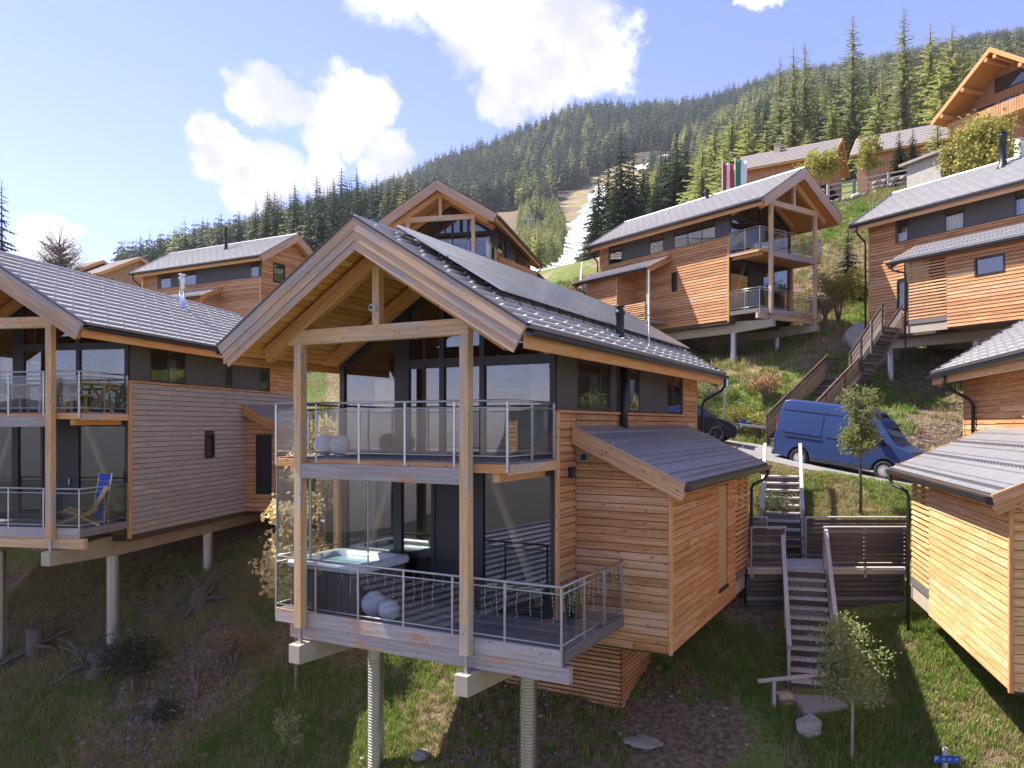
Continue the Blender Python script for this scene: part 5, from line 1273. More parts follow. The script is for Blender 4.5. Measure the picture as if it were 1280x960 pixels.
# stones
def rock_mesh(seed, sub=2, mat='stone', sq=.6):
    b_ = bmesh.new(); bmesh.ops.create_icosphere(b_, subdivisions=sub, radius=1)
    for v in b_.verts: p = v.co.copy(); v.co = p*(1+.35*noise.noise(p*1.3+Vector((seed*7, 0, 0)))+.12*noise.noise(p*4+Vector((0, seed*3, 0)))); v.co.z *= sq
    me = bpy.data.meshes.new('stone'); b_.to_mesh(me); b_.free(); me.materials.append(MT[mat]); return me
rc = bpy.data.collections.new('stone_prototypes')
for i in range(3): o = bpy.data.objects.new('pebble_'+'abc'[i], rock_mesh(i, 1)); rc.objects.link(o)
x = np.r_[RNG.normal(-9.6, 1.2, 170), RNG.normal(-.3, .9, 30), RNG.normal(9.6, .7, 50), RNG.normal(18, 1.8, 80), RNG.normal(2, 2, 50), RNG.normal(25, 1.5, 120)]; y = np.r_[RNG.normal(19.6, 1.2, 170), RNG.normal(16.6, .7, 30), RNG.normal(14.3, 1.3, 50), RNG.normal(30, 1.4, 80), RNG.normal(17, 1, 50), RNG.normal(61, 2, 120)]
scatter('rubble', 'loose stones lying on bare soil of the slope', 'stones', np.stack([x, y, hfun(x, y)+.03], -1), RNG.uniform(.015, .055, len(x))*np.where(y > 50, 3.5, 1), RNG.uniform(0, 6.28, len(x)), RNG.integers(0, 3, len(x)), rc)
def boulder(label, x, y, r, sq=.6, seed=1, dz=0.): o = obj('boulder', rock_mesh(seed, 3, sq=sq), None, (x, y, gz(x, y)+dz)); o.scale = (r, r*.8, r); o.rotation_euler = (0, 0, seed); tag(o, label, 'boulder'); return o
boulder('pale flat boulder in front of the landing below the lawn stairs', 6.1, 15.85, .36, .55, 1, .06)
boulder('pale stone beside the left pile of the nearest chalet', -1.9, 16.0, .2, .6, 4, .08)
boulder('flat stone slab on the soil beside the slatted store', w_of(H_MAIN, 3.3, 4.4, 0)[0], w_of(H_MAIN, 3.3, 4.4, 0)[1], .40, .15, 6, .02)
boulder('grey boulder on the terrace bank above the right-hand chalet', 27.2, 61, .7, .6, 8)
boulder('brown rock outcrop under the concrete beam of the right-hand chalet', w_of(H_R2, 1.0, 12.5, 0)[0], w_of(H_R2, 1.0, 12.5, 0)[1], 1.5, .8, 9)
# ============================================================ trees
def conifer_mesh(name, H, rb, tiers, per, mats, droop=.35, seed=0, airy=0., bare=.08, top=.9, quads=4, needle=.5):
    """returns (trunk mesh, crown mesh); the crown is sprays of small faces along every branch"""
    rnd = random.Random(seed); tr = MB(); tr.tube([(0, 0, -.5), (0, 0, H*.5), (0, 0, H*.98)], [H*.012+.05, H*.008+.03, .015], 6)
    cr = MB()
    for t in range(tiers):
        f = bare+(1-bare)*(t/(tiers-1)); z = H*f; R_ = rb*(1-f)**top*rnd.uniform(.8, 1.12)+.12
        n_ = max(3, int(per*(1-f*.55)))
        a0 = rnd.uniform(0, 6.28)
        for i in range(n_):
            if rnd.random() < airy: continue
            a = a0+2*math.pi*i/n_+rnd.uniform(-.25, .25); r_ = R_*rnd.uniform(.7, 1.15); d = Vector((math.cos(a), math.sin(a), 0)); s = Vector((-d.y, d.x, 0))
            base = Vector((0, 0, z+rnd.uniform(-.3, .3)*H/tiers)); tip = base+d*r_+Vector((0, 0, -droop*r_*rnd.uniform(.6, 1.3)))
            wd = max(.10, r_*.30)*needle*2
            for q in range(quads):
                f0 = q/quads; p0 = base.lerp(tip, f0); p1 = base.lerp(tip, min(1, f0+1.25/quads)); w_ = wd*(1-f0*.6)
                dz = Vector((0, 0, -w_*rnd.uniform(.2, .8)))
                cr.add([p0, p1+s*w_*rnd.uniform(.4, .9)+dz, p1+d*.05], [(0, 1, 2)]); cr.add([p0, p1-s*w_*rnd.uniform(.4, .9)+dz, p1+d*.05], [(0, 1, 2)])
    cr.add([(-.06, 0, H*.93), (.06, 0, H*.93), (0, 0, H)], [(0, 1, 2)])
    return tr.mesh('trunk', mats[0]), cr.mesh('crown', mats[1], fix=False)
def joined(name, ms):
    b_ = bmesh.new(); me = bpy.data.meshes.new(name)
    for i, m_ in enumerate(ms):
        n0 = len(b_.faces); b_.from_mesh(m_); b_.faces.ensure_lookup_table()
        for f in b_.faces[n0:]: f.material_index = i
    b_.to_mesh(me); b_.free()
    for m_ in ms: me.materials.append(m_.materials[0])
    return me
SPR = [conifer_mesh('spruce', 20, 3.9, 28, 13, ('bark', 'spruce'), .35, s_, .04, .06, .85) for s_ in range(4)]
LAR = [conifer_mesh('larch', 20, 4.0, 26, 11, ('bark', 'larch_needles'), .10, s_+9, .15, .12, .75, needle=.42) for s_ in range(4)]
BARE = [conifer_mesh('larch', 20, 2.4, 46, 10, ('bark', 'sparse_needles'), .0, s_+29, .12, .22, .6, quads=4, needle=.42) for s_ in range(2)]
SPR_far = [joined('spruce_tree', conifer_mesh('s', 20, 4.0+.4*s_, 14, 10, ('bark', 'far_spruce'), .45, s_+40, .02, .04, .8-.04*s_, quads=1, needle=1.0)) for s_ in range(5)]
LAR_far = [joined('larch_tree', conifer_mesh('l', 20, 4.4, 13, 9, ('bark', 'far_larch'), .15, s_+60, .06, .10, .65, quads=1, needle=1.0)) for s_ in range(3)]
def big_tree(kind, label, u, vtop, y, vari=0, grp=None, rad=1.):
    x = (u-640)/965*y; g = gz(x, y); H = (530-vtop)/965*y-g
    tm, cm = {'spruce': SPR, 'larch': LAR, 'bare': BARE}[kind][vari]
    t = thing('spruce_tree' if kind == 'spruce' else 'larch_tree', label, 'tree', (x, y, g-.2), random.uniform(0, 6.28), grp)
    s = H/20; t.scale = (s*rad, s*rad, s); obj('trunk', tm, t); obj('crown', cm, t); return t
G1 = 'dark spruces beside the ski slope'
for i, (u, v, y) in enumerate(((776, 160, 150), (760, 182, 158), (792, 172, 160), (748, 200, 150), (804, 190, 170), (786, 195, 148), (770, 205, 146), (742, 232, 140))):
    big_tree('spruce', ['tallest dark spruce of the clump right of the snow strip', 'dark spruce just left of the tallest one beside the snow strip', 'dark spruce just right of the tallest one beside the snow strip', 'dark spruce nearest the snow strip, on the clump left edge', 'dark spruce at the right edge of the clump beside the ski slope', 'dark spruce low in front of the clump, right side', 'dark spruce low in the centre front of the clump', 'small dark spruce at the foot of the ski slope'][i], u, v, y, i % 4, G1, 1.25)
for i, (u, v, y) in enumerate(((846, 158, 165), (832, 178, 170), (858, 172, 175), (820, 215, 130))):
    big_tree('spruce', ['tall dark spruce directly above the solar chalet chimney line, left of the yellow larches', 'dark spruce left of the tall one above the ridge of the van-side chalet', 'dark spruce right of the tall one beside the yellow larches', 'small spruce between the two dark clumps'][i], u, v, y, (i+1) % 4, 'dark spruces above the chalet ridge', 1.4)
for i, (u, v, y, kd) in enumerate(((893, 150, 140, 'larch'), (915, 135, 150, 'larch'), (936, 140, 145, 'larch'), (878, 175, 130, 'larch'), (958, 150, 140, 'larch'), (905, 175, 120, 'larch'), (1010, 160, 120, 'larch'))):
    big_tree('larch', ['yellow-green larch second from the left above the flags', 'tallest yellow-green larch of the group above the flags', 'yellow-green larch right of the tallest above the flags', 'leftmost yellow-green larch above the flags', 'yellow-green larch at the right of the group above the flags', 'low larch just behind the two flags', 'larch between the two barns'][i], u, v, y, i % 4, 'yellow-green larches above the barns', 1.9)
for i, (u, v, y, kd) in enumerate(((992, 58, 130, 'bare'), (1006, 52, 135, 'bare'), (1066, 18, 130, 'bare'), (1130, 8, 120, 'bare'), (1163, 25, 125, 'larch'), (1190, 26, 122, 'larch'), (1128, 60, 128, 'larch'), (1068, 100, 135, 'larch'), (1040, 120, 130, 'larch'), (1212, 60, 120, 'larch'), (1176, 70, 110, 'larch'), (1098, 100, 118, 'larch'), (975, 70, 140, 'bare'), (1240, 75, 120, 'spruce'))):
    big_tree(kd, ['thin bare-topped larch left of its twin on the skyline above the first barn', 'thin bare-topped larch right of its twin on the skyline above the first barn', 'lone tall bare larch against blue sky above the gap between the barns', 'tallest bare-topped larch reaching the top edge of the photo', 'tall airy larch right of the tallest one', 'tall airy larch left of the big chalet gable', 'full green larch below the tallest bare one', 'full larch below the lone bare larch', 'shorter larch left below the lone bare larch', 'larch just behind the tip of the big chalet gable', 'lower larch in front of the tall airy pair', 'light green larch between the barns, behind the second roof', 'leftmost thin larch top on the right skyline', 'dark spruce behind the big chalet roof'][i], u, v, y, i % 2, 'tall larches above the barns', 1.5 if kd == 'larch' else 1.15)
SK = [(215, 318), (236, 306), (262, 290), (284, 276), (300, 262), (322, 250), (336, 236), (352, 240), (368, 228), (384, 240), (398, 220), (412, 232), (424, 206), (433, 222), (443, 209), (456, 226), (470, 218), (484, 234), (500, 224), (516, 214), (532, 222), (548, 206), (346, 262), (410, 258), (450, 250), (494, 248)]
for i, (u, v) in enumerate(SK):
    big_tree('larch' if i in (7, 15, 22, 24) else 'spruce', ('pale larch' if i in (7, 15, 22, 24) else 'dark spruce')+' on the skyline left of the middle chalet gable', u+random.uniform(-3, 3), v, (340 if u < 300 else 245)+random.uniform(-15, 25), i % 4, ('pale larches' if i in (7, 15, 22, 24) else 'dark spruces')+' on the skyline left of the middle chalet', 1.25)
big_tree('spruce', 'slim dark spruce in front of the second barn, left of the pair', 1124, 160, 66, 0, None, 1.5); big_tree('spruce', 'slim green spruce in front of the second barn, right of the pair', 1141, 158, 67, 1, None, 1.7)
big_tree('larch', 'feathery green larch in front of the stone wall below the big chalet', 1172, 140, 66, 2, None, 1.8)
big_tree('spruce', 'dark spruce cut by the left edge of the photo', 2, 222, 46, 2, None, 1.0)
big_tree('spruce', 'small bushy spruce on the bank between the two right-hand chalets', 1060, 278, 46, 3, None, 1.6)
# the near part of the wood: one object per tree, then the rest as one mass
n = 60000; yy_ = np.exp(RNG.uniform(np.log(180), np.log(1300), n)); uu_ = RNG.uniform(-60, 1400, n); keep = RNG.random(n) < (yy_/1300)**1.0*1.0
yy_, uu_ = yy_[keep], uu_[keep]; xx_ = (uu_-640)/965*yy_; zz_ = hfun(xx_, yy_)
_, vv_ = uv_of(xx_, yy_, zz_); so, dr, sn, fo = covers(xx_, yy_, zz_)
ok = (dr < .5)&(sn < .5)&~((so > .5)&(yy_ > 120))
ok &= ~((uu_ < 150)); ok &= ~((uu_ < 330)&(yy_ < 330)); ok &= ~((uu_ > 560)&(uu_ < 700)&(vv_ > 262)&(yy_ < 520)); ok &= ~((uu_ > 690)&(uu_ < 790)&(vv_ > 238)); ok &= ~((uu_ > 785)&(uu_ < 850)&(vv_ > 188)&(vv_ < 222))
ok &= ~((uu_ > 860)&(yy_ < 200)&(vv_ > 190)); ok &= fb_(xx_, yy_, 60, 8) > .18
xx_, yy_, zz_, uu_, vv_ = xx_[ok], yy_[ok], zz_[ok], uu_[ok], vv_[ok]
hh_ = RNG.uniform(12, 29, len(xx_))*np.interp(yy_, [200, 260, 600, 1200], [.85, .95, 1.1, 1.45]); big_l = fb_(xx_, yy_, 90, 12)
pl = np.where(uu_ > 840, .42, np.where((vv_ > 255)&(uu_ > 600), .55, .16))*sstep(big_l, .35, .65)*1.15; isl = RNG.random(len(xx_)) < pl
px = hh_*965/yy_; order = np.argsort(-px); first = order[:300]; rest = order[300:]
print('forest trees', len(xx_))
mids = [joined('spruce_tree', p_) for p_ in SPR]; midl = [joined('larch_tree', p_) for p_ in LAR]
def where(u):
    for lim, s in ((330, 'at the left end of the wood'), (480, 'above the orange gable at left'), (640, 'behind the middle chalet'), (860, 'around the top of the ski slope'), (1050, 'above the first barn')):
        if u < lim: return s
    return 'above the second barn and big chalet'
for i in first:
    l_ = bool(isl[i]); o = obj('larch_tree' if l_ else 'spruce_tree', (midl if l_ else mids)[int(RNG.integers(0, 4))], None, (xx_[i], yy_[i], zz_[i]-.5)); s = hh_[i]/20; w_ = s*RNG.uniform(.85, 1.2)
    o.scale = (w_, w_, s); o.rotation_euler = (0, 0, RNG.uniform(0, 6.28)); kd = 'pale green larch' if l_ else 'dark green spruce'; pl_ = 'pale green larches' if l_ else 'dark green spruces'
    tag(o, f'{kd} in the wood {where(uu_[i])}', 'tree', f'{pl_} in the wood {where(uu_[i])}')
fc = bpy.data.collections.new('forest_prototypes')
for i, me_ in enumerate(SPR_far+LAR_far): o = bpy.data.objects.new('far_%02d' % i, me_); fc.objects.link(o)
scatter('forest', 'far wooded mountainside of spruce and larch reading as one mass', 'forest', np.stack([xx_[rest], yy_[rest], zz_[rest]-.6], -1), hh_[rest]/20, RNG.uniform(0, 6.28, len(rest)), np.where(isl[rest], RNG.integers(5, 8, len(rest)), RNG.integers(0, 5, len(rest))), fc)
# young larch thicket left of the snow strip
n = 1100; u_ = RNG.uniform(640, 712, n); v_ = RNG.uniform(252, 335, n); y_ = RNG.uniform(330, 560, n)
P_ = []
for u0, v0 in zip(u_, v_):
    ya = np.linspace(160, 700, 60); za = hfun((u0-640)/965*ya, ya); va = 530-965*za/ya; j = int(np.argmin(np.abs(va-v0))); P_.append(((u0-640)/965*ya[j], ya[j], za[j]))
P_ = np.array(P_); ok = (np.hypot((u_-676)/30., (v_-292)/42.) < 1)
scatter('larch_thicket', 'yellow-green young larch thicket left of the snow strip', 'thicket', P_[ok], RNG.uniform(.3, .62, ok.sum()), RNG.uniform(0, 6.28, ok.sum()), RNG.integers(5, 8, ok.sum()), fc)
# ---- lift pylon on the clearing
x0, y0 = (660-640)/965*430, 430; t = thing('lift_pylon', 'ski lift pylon standing at the edge of the clearing', 'pylon', (x0, y0, gz(x0, y0)))
m = MB(); m.tube([(0, 0, 0), (0, 0, 15)], [.5, .35], 8); m.build('mast', 'steel', t); m = MB(); m.box(-3.5, 3.5, -.3, .3, 14.6, 15.2); m.box(-3.6, -2.8, -1.5, 1.5, 14.2, 14.6); m.box(2.8, 3.6, -1.5, 1.5, 14.2, 14.6); m.build('crossarm', 'steel', t)
# ---- broadleaf trees and shrubs
def leafy(name, label, cat, loc, H, cr, leaves, mat, bark='bark', stems=1, nb=14, zc=.62, zr=.42, lsz=.045, seed=0, trunk_r=.045, twigs=True, grp=None, clumps=None, tilt=0.):
    rnd = random.Random(seed+int(H*100)); t = thing(name, label, cat, loc, rnd.uniform(0, 6.28), grp); tr = MB(); tips = []
    for s_ in range(stems):
        a = rnd.uniform(0, 6.28); l = 0 if stems == 1 else cr*.35; dx, dy = math.cos(a)*l, math.sin(a)*l; z1 = H*(zc if stems > 1 else .9)
        pts = [Vector((0, 0, -.15)), Vector((dx*.3+rnd.uniform(-.03, .03)*H*.3, dy*.3, z1*.4)), Vector((dx*.7, dy*.7+rnd.uniform(-.03, .03)*H*.3, z1*.75)), Vector((dx, dy, z1))]
        tr.tube(pts, [trunk_r, trunk_r*.75, trunk_r*.5, trunk_r*.2], 7)
        for i in range(nb):
            f = rnd.uniform(.18 if stems == 1 else .15, .98); p0 = pts[1].lerp(pts[2], min(1, f*1.3)) if f < .75 else pts[2].lerp(pts[3], (f-.75)/.25)
            a = rnd.uniform(0, 6.28); e = rnd.uniform(.15, .9); ln = cr*rnd.uniform(.55, 1.05)*(1-.35*f); tip = p0+Vector((math.cos(a)*ln*math.cos(e), math.sin(a)*ln*math.cos(e), ln*math.sin(e)*1.1)); mid_ = p0.lerp(tip, .5)+Vector((0, 0, -.05*ln))
            tr.tube([p0, mid_, tip], [trunk_r*.35, trunk_r*.2, trunk_r*.08], 4, caps=False); tips += [tip, mid_, p0.lerp(tip, .8)]
            for _ in range(3 if twigs else 0):
                q = mid_.lerp(tip, rnd.random()); q2 = q+Vector((rnd.gauss(0, 1), rnd.gauss(0, 1), rnd.gauss(.4, .8)))*ln*.2; tr.tube([q, q2], [trunk_r*.10, trunk_r*.04], 3, caps=False); tips.append(q2)
    tr.build('trunk' if stems == 1 else 'stems', bark, t, smooth=True)
    if leaves:
        lf = MB()
        for i in range(leaves):
            c = rnd.choice(tips)+Vector((rnd.gauss(0, 1), rnd.gauss(0, 1), rnd.gauss(0, .8)))*cr*.13
            a = Vector((rnd.gauss(0, 1), rnd.gauss(0, 1), rnd.gauss(0, 1))).normalized(); b_ = a.orthogonal().normalized(); s = lsz*rnd.uniform(.6, 1.3)
            lf.add([c-a*s, c+b_*s*.55, c+a*s, c-b_*s*.55], [(0, 1, 2, 3)])
        lf.build('crown' if stems == 1 else 'foliage', mat, t, fix=False)
    return t
def lp(u, y, dz=0.): x = (u-640)/965*y; return (x, y, gz(x, y)+dz)
leafy('young_tree', 'slender young tree with pale green leaves in front of the blue van', 'tree', lp(1076, 22.3), 3.9, .70, 4200, 'leaf', 'bark', nb=60, seed=1, lsz=.050, trunk_r=.05)
leafy('young_tree', 'small leafy tree on a thin trunk standing on the lower lawn', 'tree', lp(1065, 14.9), 2.7, .85, 4600, 'leaf', 'bark_pale', nb=34, seed=2, lsz=.034, trunk_r=.036, zc=.7)
leafy('golden_tree', 'golden-leaved young tree between the left chalet and the glass screens', 'tree', (-5.5, 19.7, gz(-5.5, 19.7)), 5.2, 1.1, 4200, 'leaf_gold', 'bark_pale', nb=46, seed=3, lsz=.075, trunk_r=.05)
leafy('golden_tree', 'golden tree top seen between the posts of the nearest chalet', 'tree', (-5.6, 23.0, gz(-5.6, 23.0)), 6.2, 1.3, 4600, 'leaf_gold', 'bark_pale', nb=40, seed=5, lsz=.085, trunk_r=.05)
leafy('shrub', 'rust-coloured shrub on the bank behind the roadside barrier', 'shrub', lp(955, 34.5), 1.7, .85, 1500, 'leaf_rust', 'twig', 5, 9, seed=4, lsz=.055)
leafy('shrub', 'yellow-green shrub below the rust-coloured one', 'shrub', lp(925, 34), 1.2, 1.1, 1500, 'leaf_yellow', 'twig', 6, 8, seed=6, lsz=.05)
leafy('shrub', 'yellow-green shrub against the stair wall by the road', 'shrub', lp(945, 33.2), 1.1, .9, 1300, 'leaf_yellow', 'twig', 5, 8, seed=7, lsz=.05)
leafy('shrub', 'low green shrub on the bank near the pale road sign', 'shrub', lp(885, 35.5), .9, 1.0, 1100, 'leaf', 'twig', 5, 8, seed=8, lsz=.05)
leafy('shrub', 'green shrub on the bank beside the annex downpipe, below the road', 'shrub', lp(962, 22.8), .8, .8, 1300, 'leaf', 'twig', 6, 8, seed=18, lsz=.04)
leafy('shrub', 'brown dead-leaved shrub on the shaded slope left of the nearest chalet', 'shrub', lp(292, 20.8), 1.35, .75, 900, 'leaf_rust', 'twig', 7, 9, seed=9, lsz=.03)
leafy('shrub', 'thin brown stems in the shade left of the dead-leaved shrub', 'shrub', lp(246, 20.0), 1.6, .55, 250, 'leaf_rust', 'twig', 9, 5, seed=10, lsz=.025)
leafy('shrub', 'dark green bush growing around the pile of the left chalet', 'shrub', lp(168, 20.2), 1.7, 1.0, 2200, 'leaf_dark', 'twig', 6, 9, seed=11, lsz=.045)
leafy('sapling', 'yellow-green sapling below the left concrete beam of the nearest chalet', 'sapling', lp(368, 17.2), 1.6, .45, 900, 'leaf', 'twig', 3, 9, seed=12, lsz=.028, trunk_r=.018)
leafy('shrub', 'small shrub between the stumps under the left chalet', 'shrub', lp(196, 19.2), .8, .6, 700, 'leaf_dark', 'twig', 5, 7, seed=13, lsz=.035)
leafy('shrub', 'tall yellow-green bush on the bank right of the upper chalet balconies', 'shrub', lp(1048, 40.5), 3.6, 1.5, 2600, 'leaf_yellow', 'twig', 7, 12, seed=14, lsz=.07)
leafy('shrub', 'brown bare bush beside the tall yellow-green one', 'shrub', lp(1032, 40.0), 2.4, 1.1, 900, 'leaf_rust', 'twig', 7, 12, seed=15, lsz=.05)
leafy('garden_tree', 'yellow-leaved garden tree in front of the first barn gable', 'tree', lp(1026, 66), 4.4, 1.9, 2400, 'leaf_yellow', 'bark', nb=26, seed=16, lsz=.13)
leafy('garden_tree', 'narrow yellow garden tree in front of the second barn window', 'tree', lp(1086, 66), 4.8, 1.4, 2200, 'leaf_yellow', 'bark', nb=26, seed=17, lsz=.12)
leafy('garden_tree', 'large yellow-green garden tree in front of the big chalet gable', 'tree', lp(1232, 50), 6.4, 2.6, 4200, 'leaf_yellow', 'bark', nb=34, seed=19, lsz=.13)
leafy('garden_tree', 'yellow-green garden tree at the right edge above the grey roof', 'tree', lp(1196, 54), 3.6, 1.8, 2200, 'leaf_yellow', 'bark', nb=24, seed=22, lsz=.12)
leafy('bare_tree', 'leafless broad tree behind the left chalet roof', 'tree', lp(74, 62), 15.2-gz(-36.4, 62), 2.7, 0, 'leaf', 'twig', nb=190, seed=20, trunk_r=.14)
leafy('shrub', 'green hedge shrub at the far left horizon behind the bare tree', 'shrub', lp(110, 66), 3.4, 2.6, 1500, 'leaf_dark', 'twig', 6, 9, seed=21, lsz=.2)
# stumps and dead roots
def roots(label, x, y, r, n, seed, mat='root_wood'):
    rnd = random.Random(seed); t = thing('tree_stump', label, 'stump', (x, y, gz(x, y)+.05)); m = MB(); m.lathe([(r*.5, -.1), (r*.42, .2), (r*.36, .55), (r*.30, .6), (.001, .56)], (0, 0, 0), 9)
    for v in range(len(m.v)): p = Vector(m.v[v]); m.v[v] = tuple(p*(1+.25*noise.noise(p*3+Vector((seed, 0, 0)))))
    m.build('stump', mat, t, smooth=True)
    for i in range(n):
        a = rnd.uniform(0, 6.28); p = Vector((0, 0, rnd.uniform(0, .3))); pts = [p]; d = Vector((math.cos(a), math.sin(a), rnd.uniform(-.2, .7)))
        for j in range(5): d = (d+Vector((rnd.gauss(0, .35), rnd.gauss(0, .35), rnd.gauss(-.12, .3)))).normalized(); pts.append(pts[-1]+d*r*.42)
        mm = MB(); mm.tube(pts, [r*.14*(1-j/6.2)+.01 for j in range(6)], 6); mm.build('root', mat, t, smooth=True)
roots('upturned stump with spreading roots under the left chalet', -11.2, 20.8, .6, 14, 1)
roots('pale stump beside the front pile of the left chalet', -9.0, 19.4, .42, 8, 2)
roots('weathered stump with a trailing root below the rear pile of the left chalet', -9.4, 23.2, .6, 7, 3)
roots('dark stump at the left photo edge in the sunlit gap', -13.6, 22.0, .55, 9, 4)
# ============================================================ upper barns and houses
def barn(name, label, apex, deg, Wd, rise, Ln, drop, wallmat='vert_wood', over=(.6, .6), roofmat='shingle', wins=(), ov_side=.8, cat='house', chim=None, rafters=False, balcony=False):
    t = thing(name, label, cat, (apex[0], apex[1], apex[2]), R(deg)); k = math.hypot(Wd, rise); n_ = None
    for s in (1, -1):
        rows = 10; m = MB(); u = Vector((-s*Wd/k, 0, rise/k)); n = Vector((s*rise/k, 0, Wd/k)); e = Vector((s*Wd, 0, -rise))
        for r in range(rows):
            a = e+u*(k*r/rows); c = e+u*(k*(r+1)/rows+.04); b0, b1 = -over[0], Ln+over[1]
            m.hexa([a-n*.02+Vector((0, b0, 0)), a-n*.02+Vector((0, b1, 0)), c-n*.03+Vector((0, b1, 0)), c-n*.03+Vector((0, b0, 0)), a+n*.05+Vector((0, b0, 0)), a+n*.05+Vector((0, b1, 0)), c+n*.01+Vector((0, b1, 0)), c+n*.01+Vector((0, b0, 0))])
        m.build('roof', roofmat, t)
        m = MB(); q = [e-n*.03, Vector((0, 0, -.04)), Vector((0, 0, -.22)), e-n*.2]; m.prism([(p.x, p.z) for p in q], 1, -over[0]+.04, Ln+over[1]-.04); m.build('soffit', 'soffit', t)
        for be in (-over[0], Ln+over[1]): 
            m = MB(); q = [e+n*.03, Vector((0, 0, .04)), Vector((0, 0, -.34)), e-n*.27]; m.prism([(p.x, p.z) for p in q], 1, be-.05, be+.03); m.build('barge_board', 'beam_orange', t)
        if rafters:
            for f in (.12, .5, .86): q = e*f-n*.42; m = MB(); m.box(q.x-.13, q.x+.13, -over[0]-.02, 0, q.z-.12, q.z+.14); m.build('purlin', 'beam_orange', t)
    wx = Wd-ov_side; zt = -rise*wx/Wd-.2
    m = MB(); m.prism([(-wx, -drop), (wx, -drop), (wx, zt), (0, -.22), (-wx, zt)], 1, .03, Ln-.03); m.build('wall', 'dark', t)
    nb = int(2*wx/.32)
    m = MB()
    for i in range(nb):
        x0 = -wx+2*wx*i/nb; x1 = -wx+2*wx*(i+1)/nb-.02; z_ = lambda x: -rise*abs(x)/Wd-.2
        for b0, b1 in ((0, .03), (Ln-.03, Ln)): m.prism([(x0, -drop), (x1, -drop), (x1, z_(x1)), (x0, z_(x0))], 1, b0, b1)
    nb = int(Ln/.32)
    for i in range(nb):
        y0, y1 = Ln*i/nb, Ln*(i+1)/nb-.02
        for s in (1, -1): m.box(min(s*wx, s*(wx+.03)), max(s*wx, s*(wx+.03)), y0, y1, -drop, zt)
    m.build('cladding', wallmat, t)
    for (face, s0, s1, z0, z1) in wins:
        m = MB(); g = MB()
        if face == 'f': m.box(s0, s1, -.05, .02, z0, z1); g.box(s0+.1, s1-.1, -.06, -.045, z0+.1, z1-.1)
        else: s = -1 if face == 'l' else 1; xa_, xb_ = sorted((s*(wx+.02), s*(wx+.08))); m.box(xa_, xb_, s0, s1, z0, z1); xa_, xb_ = sorted((s*(wx+.075), s*(wx+.09))); g.box(xa_, xb_, s0+.1, s1-.1, z0+.1, z1-.1)
        f_ = m.build('window', 'frame', t); g.build('pane', 'glass_win', f_)
    if chim: m = MB(); m.box(chim[0]-.3, chim[0]+.3, chim[1]-.3, chim[1]+.3, -1, chim[2]); m.box(chim[0]-.36, chim[0]+.36, chim[1]-.36, chim[1]+.36, chim[2], chim[2]+.1); m.build('chimney', 'concrete', t)
    if balcony:
        m = MB(); m.box(-wx, wx, -1.3, 0, -rise-1.25, -rise-1.1); m.build('balcony_floor', 'furn', t)
        for i in range(int(2*wx/.2)): m = MB(); x = -wx+.2*i; m.box(x+.01, x+.18, -1.32, -1.29, -rise-1.25, -rise-.25); m.build('balustrade_board', 'larch', t)
    return t
def ap(u, v, y): return ((u-640)/965*y, y, (530-v)/965*y)
barn('barn', 'barn with weathered shingle roof and orange gable above the flags', ap(1044.5, 174.5, 76), 57, 4.0, 2.6, 8.6, 5.2, wins=(('l', 5.5, 6.3, -4.4, -3.6),), chim=(-.6, 5.4, .35))
barn('barn', 'barn with vertical orange boards and blue-lit window behind two slim spruces', (47.8, 79, 31.5), 57, 4.0, 3.0, 11.0, 8.0, wins=(('l', 6.6, 8.6, -6.6, -5.4),), chim=None)
barn('mountain_chalet', 'big timber chalet with deep orange roof overhang in the top right corner', ap(1263, 66, 58), -68, 5.0, 3.8, 12, 8.5, over=(2.2, 1), wins=(('f', -2.6, -1.2, -4.6, -3.3), ('f', -.8, .6, -4.6, -3.3), ('f', 1.0, 2.4, -4.6, -3.3), ('f', -1.2, 1.2, -2.6, -1.5)), wallmat='vert_wood', rafters=True, balcony=True)
barn('house', 'distant grey-roofed house just left of the orange-gabled chalet', ap(172, 322, 82), 58, 4.5, 2.4, 9, 5, wallmat='vert_wood')
barn('house', 'distant grey-roofed house behind the left chalet, left of its neighbour', ap(125, 326, 84), 62, 4.5, 2.3, 9, 5, wallmat='vert_wood')
# terrace walls and garden shed at upper right
def stone_wall(label, p, q, h, grp=None):
    p, q = Vector(p), Vector(q); d = q-p; ln = d.length; t = thing('stone_wall', label, 'wall', p, math.atan2(d.y, d.x), grp); sl = (q.z-p.z)/math.hypot(d.x, d.y); me_ = [rock_mesh(i+20, 1, sq=.75) for i in range(3)]
    rows = max(1, int(h/.38)); c = 0
    for r in range(rows):
        x = random.uniform(0, .3)
        while x < ln and c < 290:
            w_ = random.uniform(.35, .75); o = obj('stone', me_[c % 3], t, (x+w_/2, random.uniform(-.06, .06), .2+r*.38+sl*x)); o.scale = (w_*.52, .3, .25); o.rotation_euler = (0, 0, random.choice((0, 3.14))); x += w_; c += 1
stone_wall('dry stone retaining wall under the rustic fence below the barns', gp(21, 62.5, -.2), gp(27.5, 60, -.2), 1.1); stone_wall('dry stone wall below the garden of the big chalet', gp(28.5, 61.5, 0), gp(34, 58.5, .0), 1.5)
t = thing('garden_shed', 'low stone shed with grey flat roof and orange chair under the big chalet', 'shed', (33.2, 56.2, gz(33.2, 56.2)), R(20))
m = MB(); m.box(-2.6, 2.8, 0, 3, -1, 2.0); m.build('wall', 'stone', t); m = MB(); m.box(-3, 3.2, -.5, 3.4, 2.0, 2.2); m.build('roof', 'shingle', t); m = MB(); m.box(-.2, 1.4, -.04, .02, .2, 1.7); m.build('door', 'larch', t)
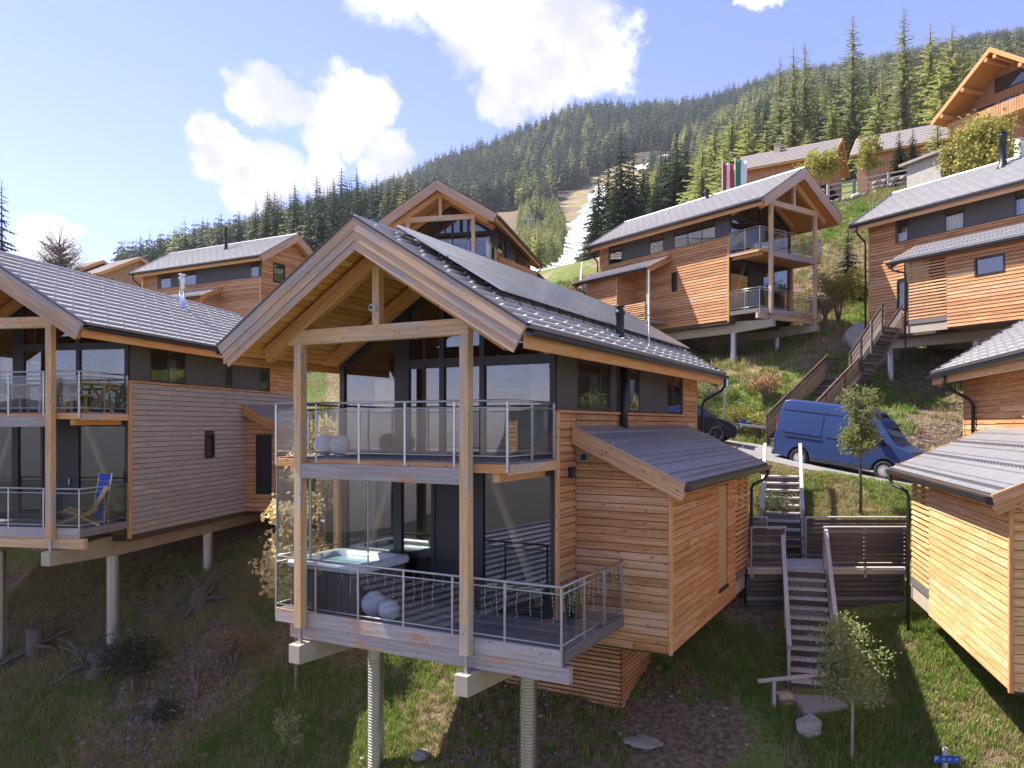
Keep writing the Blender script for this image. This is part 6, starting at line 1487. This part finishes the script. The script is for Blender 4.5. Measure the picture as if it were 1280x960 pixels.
t = thing('white_wall', 'pale rendered wall at the right edge above the grey roof', 'wall', (36.2, 53.0, gz(36.2, 53)), R(8)); m = MB(); m.box(-1.5, 5, 0, .5, -2, 3.0); m.build('render', 'white', t); m = MB(); m.box(.6, 2.2, -.05, .02, .4, 2.0); m.build('door', 'black', t)
# flags
def flag(label, u, y, vt, cols_, seed):
    x = (u-640)/965*y; g = gz(x, y); top = (530-vt)/965*y; t = thing('flag', label, 'flag', (x, y, g), R(10)); m = MB(); H_ = top-g
    m.tube([(0, 0, -.2), (0, 0, H_+.2)], .05, 8); m.build('pole', 'white', t); ml = MB(); nx, nz, w, h = 12, 10, 1.05, 2.7
    for j in range(nz+1):
        for i in range(nx+1): xx = .05+w*i/nx; ml.v.append((xx, .10*math.sin(xx*7+j*.35+seed)*(.3+i/nx), H_-h*j/nz-.06*math.sin(i*.8)))
    for j in range(nz):
        for i in range(nx): a = j*(nx+1)+i; ml.f.append((a, a+1, a+nx+2, a+nx+1)); ml.m.append(min(len(cols_)-1, int(i/nx*len(cols_))))
    o = ml.build('cloth', list(cols_), t, smooth=True, fix=False); s_ = o.modifiers.new('solid', 'SOLIDIFY'); s_.thickness = .006
flag('red, white and red vertical flag on a pole above the chalet ridge', 903, 70, 204, ('red', 'white', 'red'), 1); flag('green and white vertical flag on a pole, right of the red one', 919, 70, 200, ('green', 'white'), 2)

# ============================================================ air
m = MB(); m.box(-2600, 2600, -3700, 1700, -140, 520)
hz = m.build('haze', 'dark'); hz.data.materials.clear(); mh = bpy.data.materials.new('air'); mh.use_nodes = True; nt = mh.node_tree; nt.nodes.clear()
o = nt.nodes.new('ShaderNodeOutputMaterial'); pv = node(nt, 'ShaderNodeVolumePrincipled'); pv.inputs['Color'].default_value = (.86, .90, 1, 1); pv.inputs['Density'].default_value = .00012; pv.inputs['Anisotropy'].default_value = .2
L(nt, pv.outputs[0], o.inputs['Volume']); hz.data.materials.append(mh); hz['kind'] = 'stuff'; hz['label'] = 'thin mountain air fading the far slopes'
